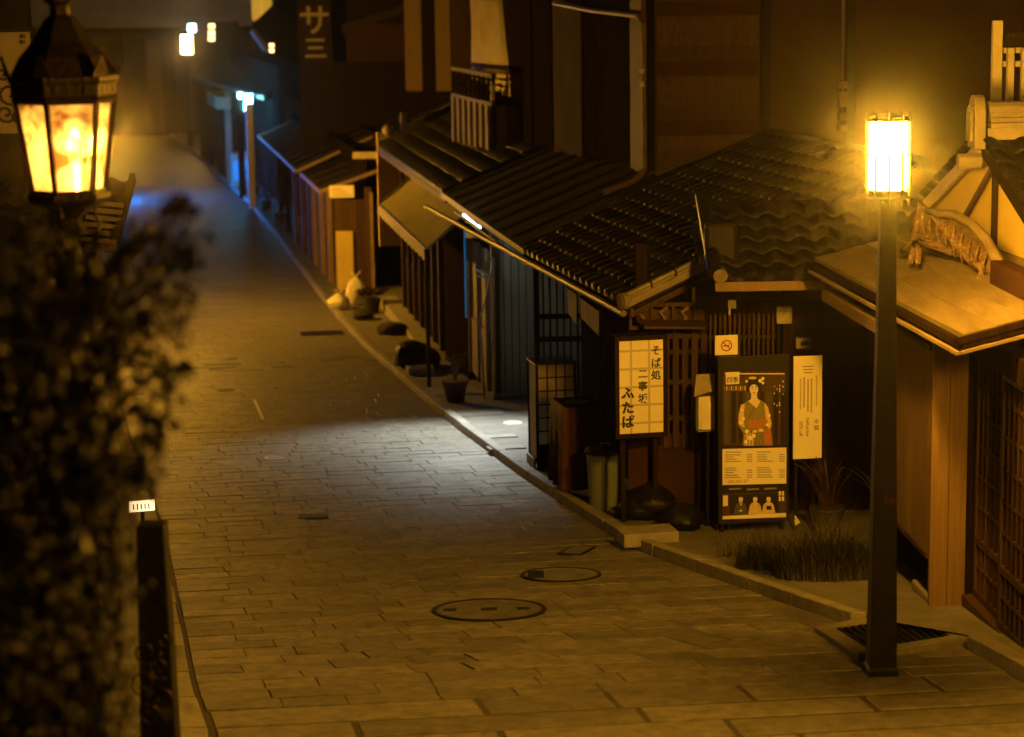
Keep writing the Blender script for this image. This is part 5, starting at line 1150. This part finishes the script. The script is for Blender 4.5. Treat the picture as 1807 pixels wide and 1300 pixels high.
MB().bar((-11, 23.76, ez-.07), (-4.25, 23.76, ez-.07), .04, .09).build('fascia', WOODB, rl)
bx('upper_wall', WOODD, SL, WF, 26.2, 26.4, -14, -5.6, ez-.5, 7.5)
# low lit window seen through the leaves
A0, A1 = P(52, 975, 21), P(138, 926, 21); wn_ = bx('low_wall', WOODD, SL, WF, 21.1, 21.3, -9, A1.x+.12, zg(21)-.3, A1.z+.35)
for k, (a, c) in enumerate(((52, 62), (78, 88), (118, 136))):
    for y0_, y1_ in ((930, 948), (951, 972)): bx('lit_pane', PALEW, wn_, WF, 21.085, 21.1, P(a, 950, 21).x, P(c, 950, 21).x, P(a, y1_, 21).z, P(a, y0_, 21).z)
for k in range(6): x = P(50+k*18, 950, 21).x; bx('window_bar', IRON, wn_, WF, 21.06, 21.085, x-.012, x+.012, A0.z-.03, A1.z+.03)
# cream banner with a swirling brown drawing
b0, b1 = P(-40, 236, 25.6), P(52, 56, 25.6)
t = thing('cream_banner', Vector((b1.x, 25.6, b0.z)), 'cream cloth banner with brown swirling drawing hung behind the bronze lantern', 'banner')
MB().box(WF, 25.60, 25.61, b0.x, b1.x, b0.z, b1.z).build('cloth', SHOJI, t); MB().box(WF, 25.57, 25.64, b0.x-.1, b1.x+.08, b1.z, b1.z+.05).build('rod', IRON, t); MB().box(WF, 25.57, 25.63, b0.x-.05, b1.x+.03, b0.z-.05, b0.z).build('bottom_rod', IRON, t)
for k, (px, py, r) in enumerate(((18, 165, 26), (10, 200, 20), (30, 205, 12), (38, 150, 12), (5, 130, 14))):
    pts = [P(px+r*(1-i/16)*math.cos(i*.62), py+r*(1-i/16)*.9*math.sin(i*.62), 25.59) for i in range(14)]; MB().tube(pts, .018, 5).build('drawn_swirl', POSTBR, t)
for py in (64, 74): q = P(40, py, 25.59); MB().lathe(q, [(.03, -.02), (.03, .02)], 8).build('seal', INK, t)
for x in (b0.x+.05, b1.x-.05): MB().box(WF, 25.62, 26.2, x-.015, x+.015, b1.z+.01, b1.z+.04).build('bracket', IRON, t)
# black gate post with scrollwork on the near verge
q = P(270, 922, 11.0); zt_ = q.z; zb_ = zg(11)
t = thing('gate_post', Vector((q.x, 11, zb_)), 'black square gate post with iron scrollwork rising among the leaves', 'gate post')
MB().hexa([(q.x-.12, 10.9, zb_-.1), (q.x+.095, 10.9, zb_-.1), (q.x+.095, 11.1, zb_-.1), (q.x-.12, 11.1, zb_-.1)], [(q.x-.075, 10.93, zt_), (q.x+.065, 10.93, zt_), (q.x+.065, 11.07, zt_), (q.x-.075, 11.07, zt_)]).build('post', IRON, t, bevel=.008)
for k, (px, py, r) in enumerate(((258, 1150, 26), (282, 1178, 22), (255, 1205, 24), (285, 1240, 30), (262, 1262, 22), (290, 1128, 16))):
    pts = [P(px+r*(1-i/20)*math.cos(i*.5+k), py+r*(1-i/20)*math.sin(i*.5+k), 10.84-.012*k) for i in range(16)]; MB().tube(pts, .006, 6).build('scroll', BRONZE, t, smooth=True)
# small lit plate
A = P(250, 894, 20.5); t = thing('lit_plate', Vector((A.x, 20.5, zg(20.5))), 'small glowing white plate with dark marks beside the gate post', 'lit sign')
dx = Vector((.985, .17, .0)); zz = Vector((0, 0, 1)); hw_, hh_ = .118, .05
MB().slab([A-dx*hw_-zz*hh_, A+dx*hw_-zz*(hh_-.01), A+dx*hw_+zz*(hh_+.01), A-dx*hw_+zz*hh_], (0, 1, 0), .03).build('panel', WARMW, t)
for k in range(5): MB().bar(A+dx*(-.075+k*.036)+zz*-.025+Vector((0, -.006, 0)), A+dx*(-.075+k*.036)+zz*.03+Vector((0, -.006, 0)), .012, .004, (0, 1, 0)).build('mark', INK, t)
MB().tube([Vector((A.x, 20.53, zg(20.5)-.02)), Vector((A.x, 20.53, A.z-.04))], .02, 8).build('stake', IRON, t)
# assumed vending machine, hidden on the far verge, added for the blue road light
vx, vy = lx(76.5)-.25, 76.5; t = thing('assumed_vending_machine', Vector((vx, vy, zg(vy))), 'assumed vending machine with blue glowing front, hidden on the far verge', 'vending machine')
FV = Frame((vx, vy), (-.2, 1)); z = zg(vy); MB().box(FV, 0, 1.0, -.75, 0, z, z+1.83).build('cabinet', GREYMET, t, bevel=.02); MB().box(FV, .06, .94, .0, .02, z+.15, z+1.7).build('glowing_front', BLUE, t); MB().box(FV, .2, .8, .02, .04, z+.3, z+.42).build('delivery_slot', IRON, t)

# ================================================================== FOREGROUND TREE
def leaf_mesh(seed):
    rnd = random.Random(seed); w = .0105*rnd.uniform(.7, 1.3); l = .046*rnd.uniform(.8, 1.3); k = rnd.uniform(.15, .5)
    v = [(0, 0, 0), (w*.7, l*.3, -w*k), (w, l*.55, -w*k), (w*.45, l*.85, -w*k*.6), (0, l*1.05, -.008), (-w*.45, l*.85, -w*k*.6), (-w, l*.55, -w*k), (-w*.7, l*.3, -w*k), (0, l*.5, 0)]
    f_ = [(0, 1, 8), (1, 2, 8), (2, 3, 8), (3, 4, 8), (4, 5, 8), (5, 6, 8), (6, 7, 8), (7, 0, 8)]
    return v, f_
LM = []
for i in range(6):
    v, f_ = leaf_mesh(i); me = bpy.data.meshes.new('leaf'); me.from_pydata(v, [], f_); me.materials.append(LEAF if i % 3 else LEAFB); LM.append((me, v, f_))
tb = Vector((-1.85, 6.5, zg(6.5))); TR = thing('leafy_tree', tb, 'leafy dark tree filling the near verge below the bronze lantern', 'tree')
rnd = random.Random(11)
MB().tube([tb-Vector((0, 0, .2)), tb+Vector((.05, 0, .8)), tb+Vector((.12, .05, 1.6)), tb+Vector((.2, .0, 2.3)), tb+Vector((.25, 0, 2.9))], [.10, .085, .07, .05, .03], 10).build('trunk', BARKT, TR, smooth=True)
POLY0 = [(0, 392), (40, 372), (110, 375), (190, 400), (235, 440), (262, 440), (285, 480), (272, 540), (262, 600), (262, 640), (275, 690), (265, 750), (258, 800), (240, 845), (236, 900), (225, 960), (238, 1010), (235, 1080), (230, 1180), (238, 1300), (238, 1380), (-60, 1380), (-60, 400)]
poly = [(x-(12 if y < 850 else -6) if x > 100 else x-8, y) for x, y in POLY0]
def inside(x, y):
    c = False; j = len(poly)-1
    for i in range(len(poly)):
        xi, yi = poly[i]; xj, yj = poly[j]
        if (yi > y) != (yj > y) and x < (xj-xi)*(y-yi)/(yj-yi)+xi: c = not c
        j = i
    return c
sprigs = [(270, 410, 55), (318, 352, 22), (318, 440, 50), (305, 520, 50), (280, 590, 45), (290, 650, 34), (265, 700, 45), (268, 770, 36), (248, 830, 30)]
twigs = []
for k in range(190):
    for _ in range(40):
        x, y_ = rnd.uniform(-50, 350), rnd.uniform(375, 1370)
        if k >= 130:
            x, y_, sr = rnd.choice(sprigs); x += rnd.gauss(0, 14); break
        if inside(x, y_): break
    Yd = rnd.uniform(5.2, 7.7); tip = P(x, y_, Yd); s0 = tb+Vector((.1, 0, min(2.8, max(.6, (tip.z-tb.z)*.72)))); mid = s0.lerp(tip, .55)+Vector((0, 0, .12)); twigs.append((mid, tip))
    MB().tube([s0, mid, tip], [.011, .007, .003], 5).build('branch', BARKT, TR)
leaves = []
N = 13000
while len(leaves) < N:
    if rnd.random() < .045:
        x, y_, sr = rnd.choice(sprigs); o = P(x+rnd.gauss(0, sr*.55), y_+rnd.gauss(0, sr*.55), rnd.uniform(5.4, 6.6))
    elif rnd.random() < .62:
        m_, e = rnd.choice(twigs[:130]); o = m_.lerp(e, rnd.uniform(.2, 1.08))+Vector((rnd.gauss(0, .05), rnd.gauss(0, .05), rnd.gauss(0, .05)))
    else:
        x, y_ = rnd.uniform(-50, 345), rnd.uniform(375, 1375)
        if not inside(x, y_): continue
        if x > 215 and rnd.random() < .55: continue
        o = P(x, y_, rnd.uniform(5.1, 7.8))
    leaves.append((o, Euler((rnd.uniform(-2.2, -.3), rnd.uniform(-.8, .8), rnd.uniform(0, 6.28))), rnd.uniform(.35, 1.0)*(1.25 if rnd.random() < .1 else 1), rnd.randrange(6)))
leaves.sort(key=lambda q: q[0].y/q[2])
bA, bB = MB(), MB()
for i, (o, e, s, k) in enumerate(leaves):
    me, v, f_ = LM[k]
    if i < 300:
        inst('leaf', me, TR, Matrix.Translation(o) @ e.to_matrix().to_4x4() @ Matrix.Scale(s, 4))
    else:
        B_ = bA if k % 3 else bB; n0 = len(B_.v); R = e.to_matrix()
        B_.v += [o+R @ (Vector(c)*s) for c in v]; B_.f += [tuple(n0+j for j in ff) for ff in f_]
for B_, m in ((bA, LEAF), (bB, LEAFB)): B_.build('crown', m, TR)['kind'] = 'stuff'

# ================================================================== LAMP BLOOM
hz = MB().box(WF, -6, 126, -45, 16, -4.5, 10.5).build('bloom', bpy.data.materials.new('lamp_bloom'))
hm = hz.data.materials[0]; hm.use_nodes = True; hn = hm.node_tree; hn.nodes.remove(hn.nodes['Principled BSDF'])
pv = hn.nodes.new('ShaderNodeVolumePrincipled'); pv.inputs['Density'].default_value = .00065; pv.inputs['Color'].default_value = (.9, .88, .85, 1); pv.inputs['Anisotropy'].default_value = .982  # volume added to stand in for lens glow round the lamps
hn.links.new(pv.outputs[0], hn.nodes['Material Output'].inputs['Volume'])
tag(hz, 'added volume of haze glowing round the street lamps', 'bloom', kind='stuff')
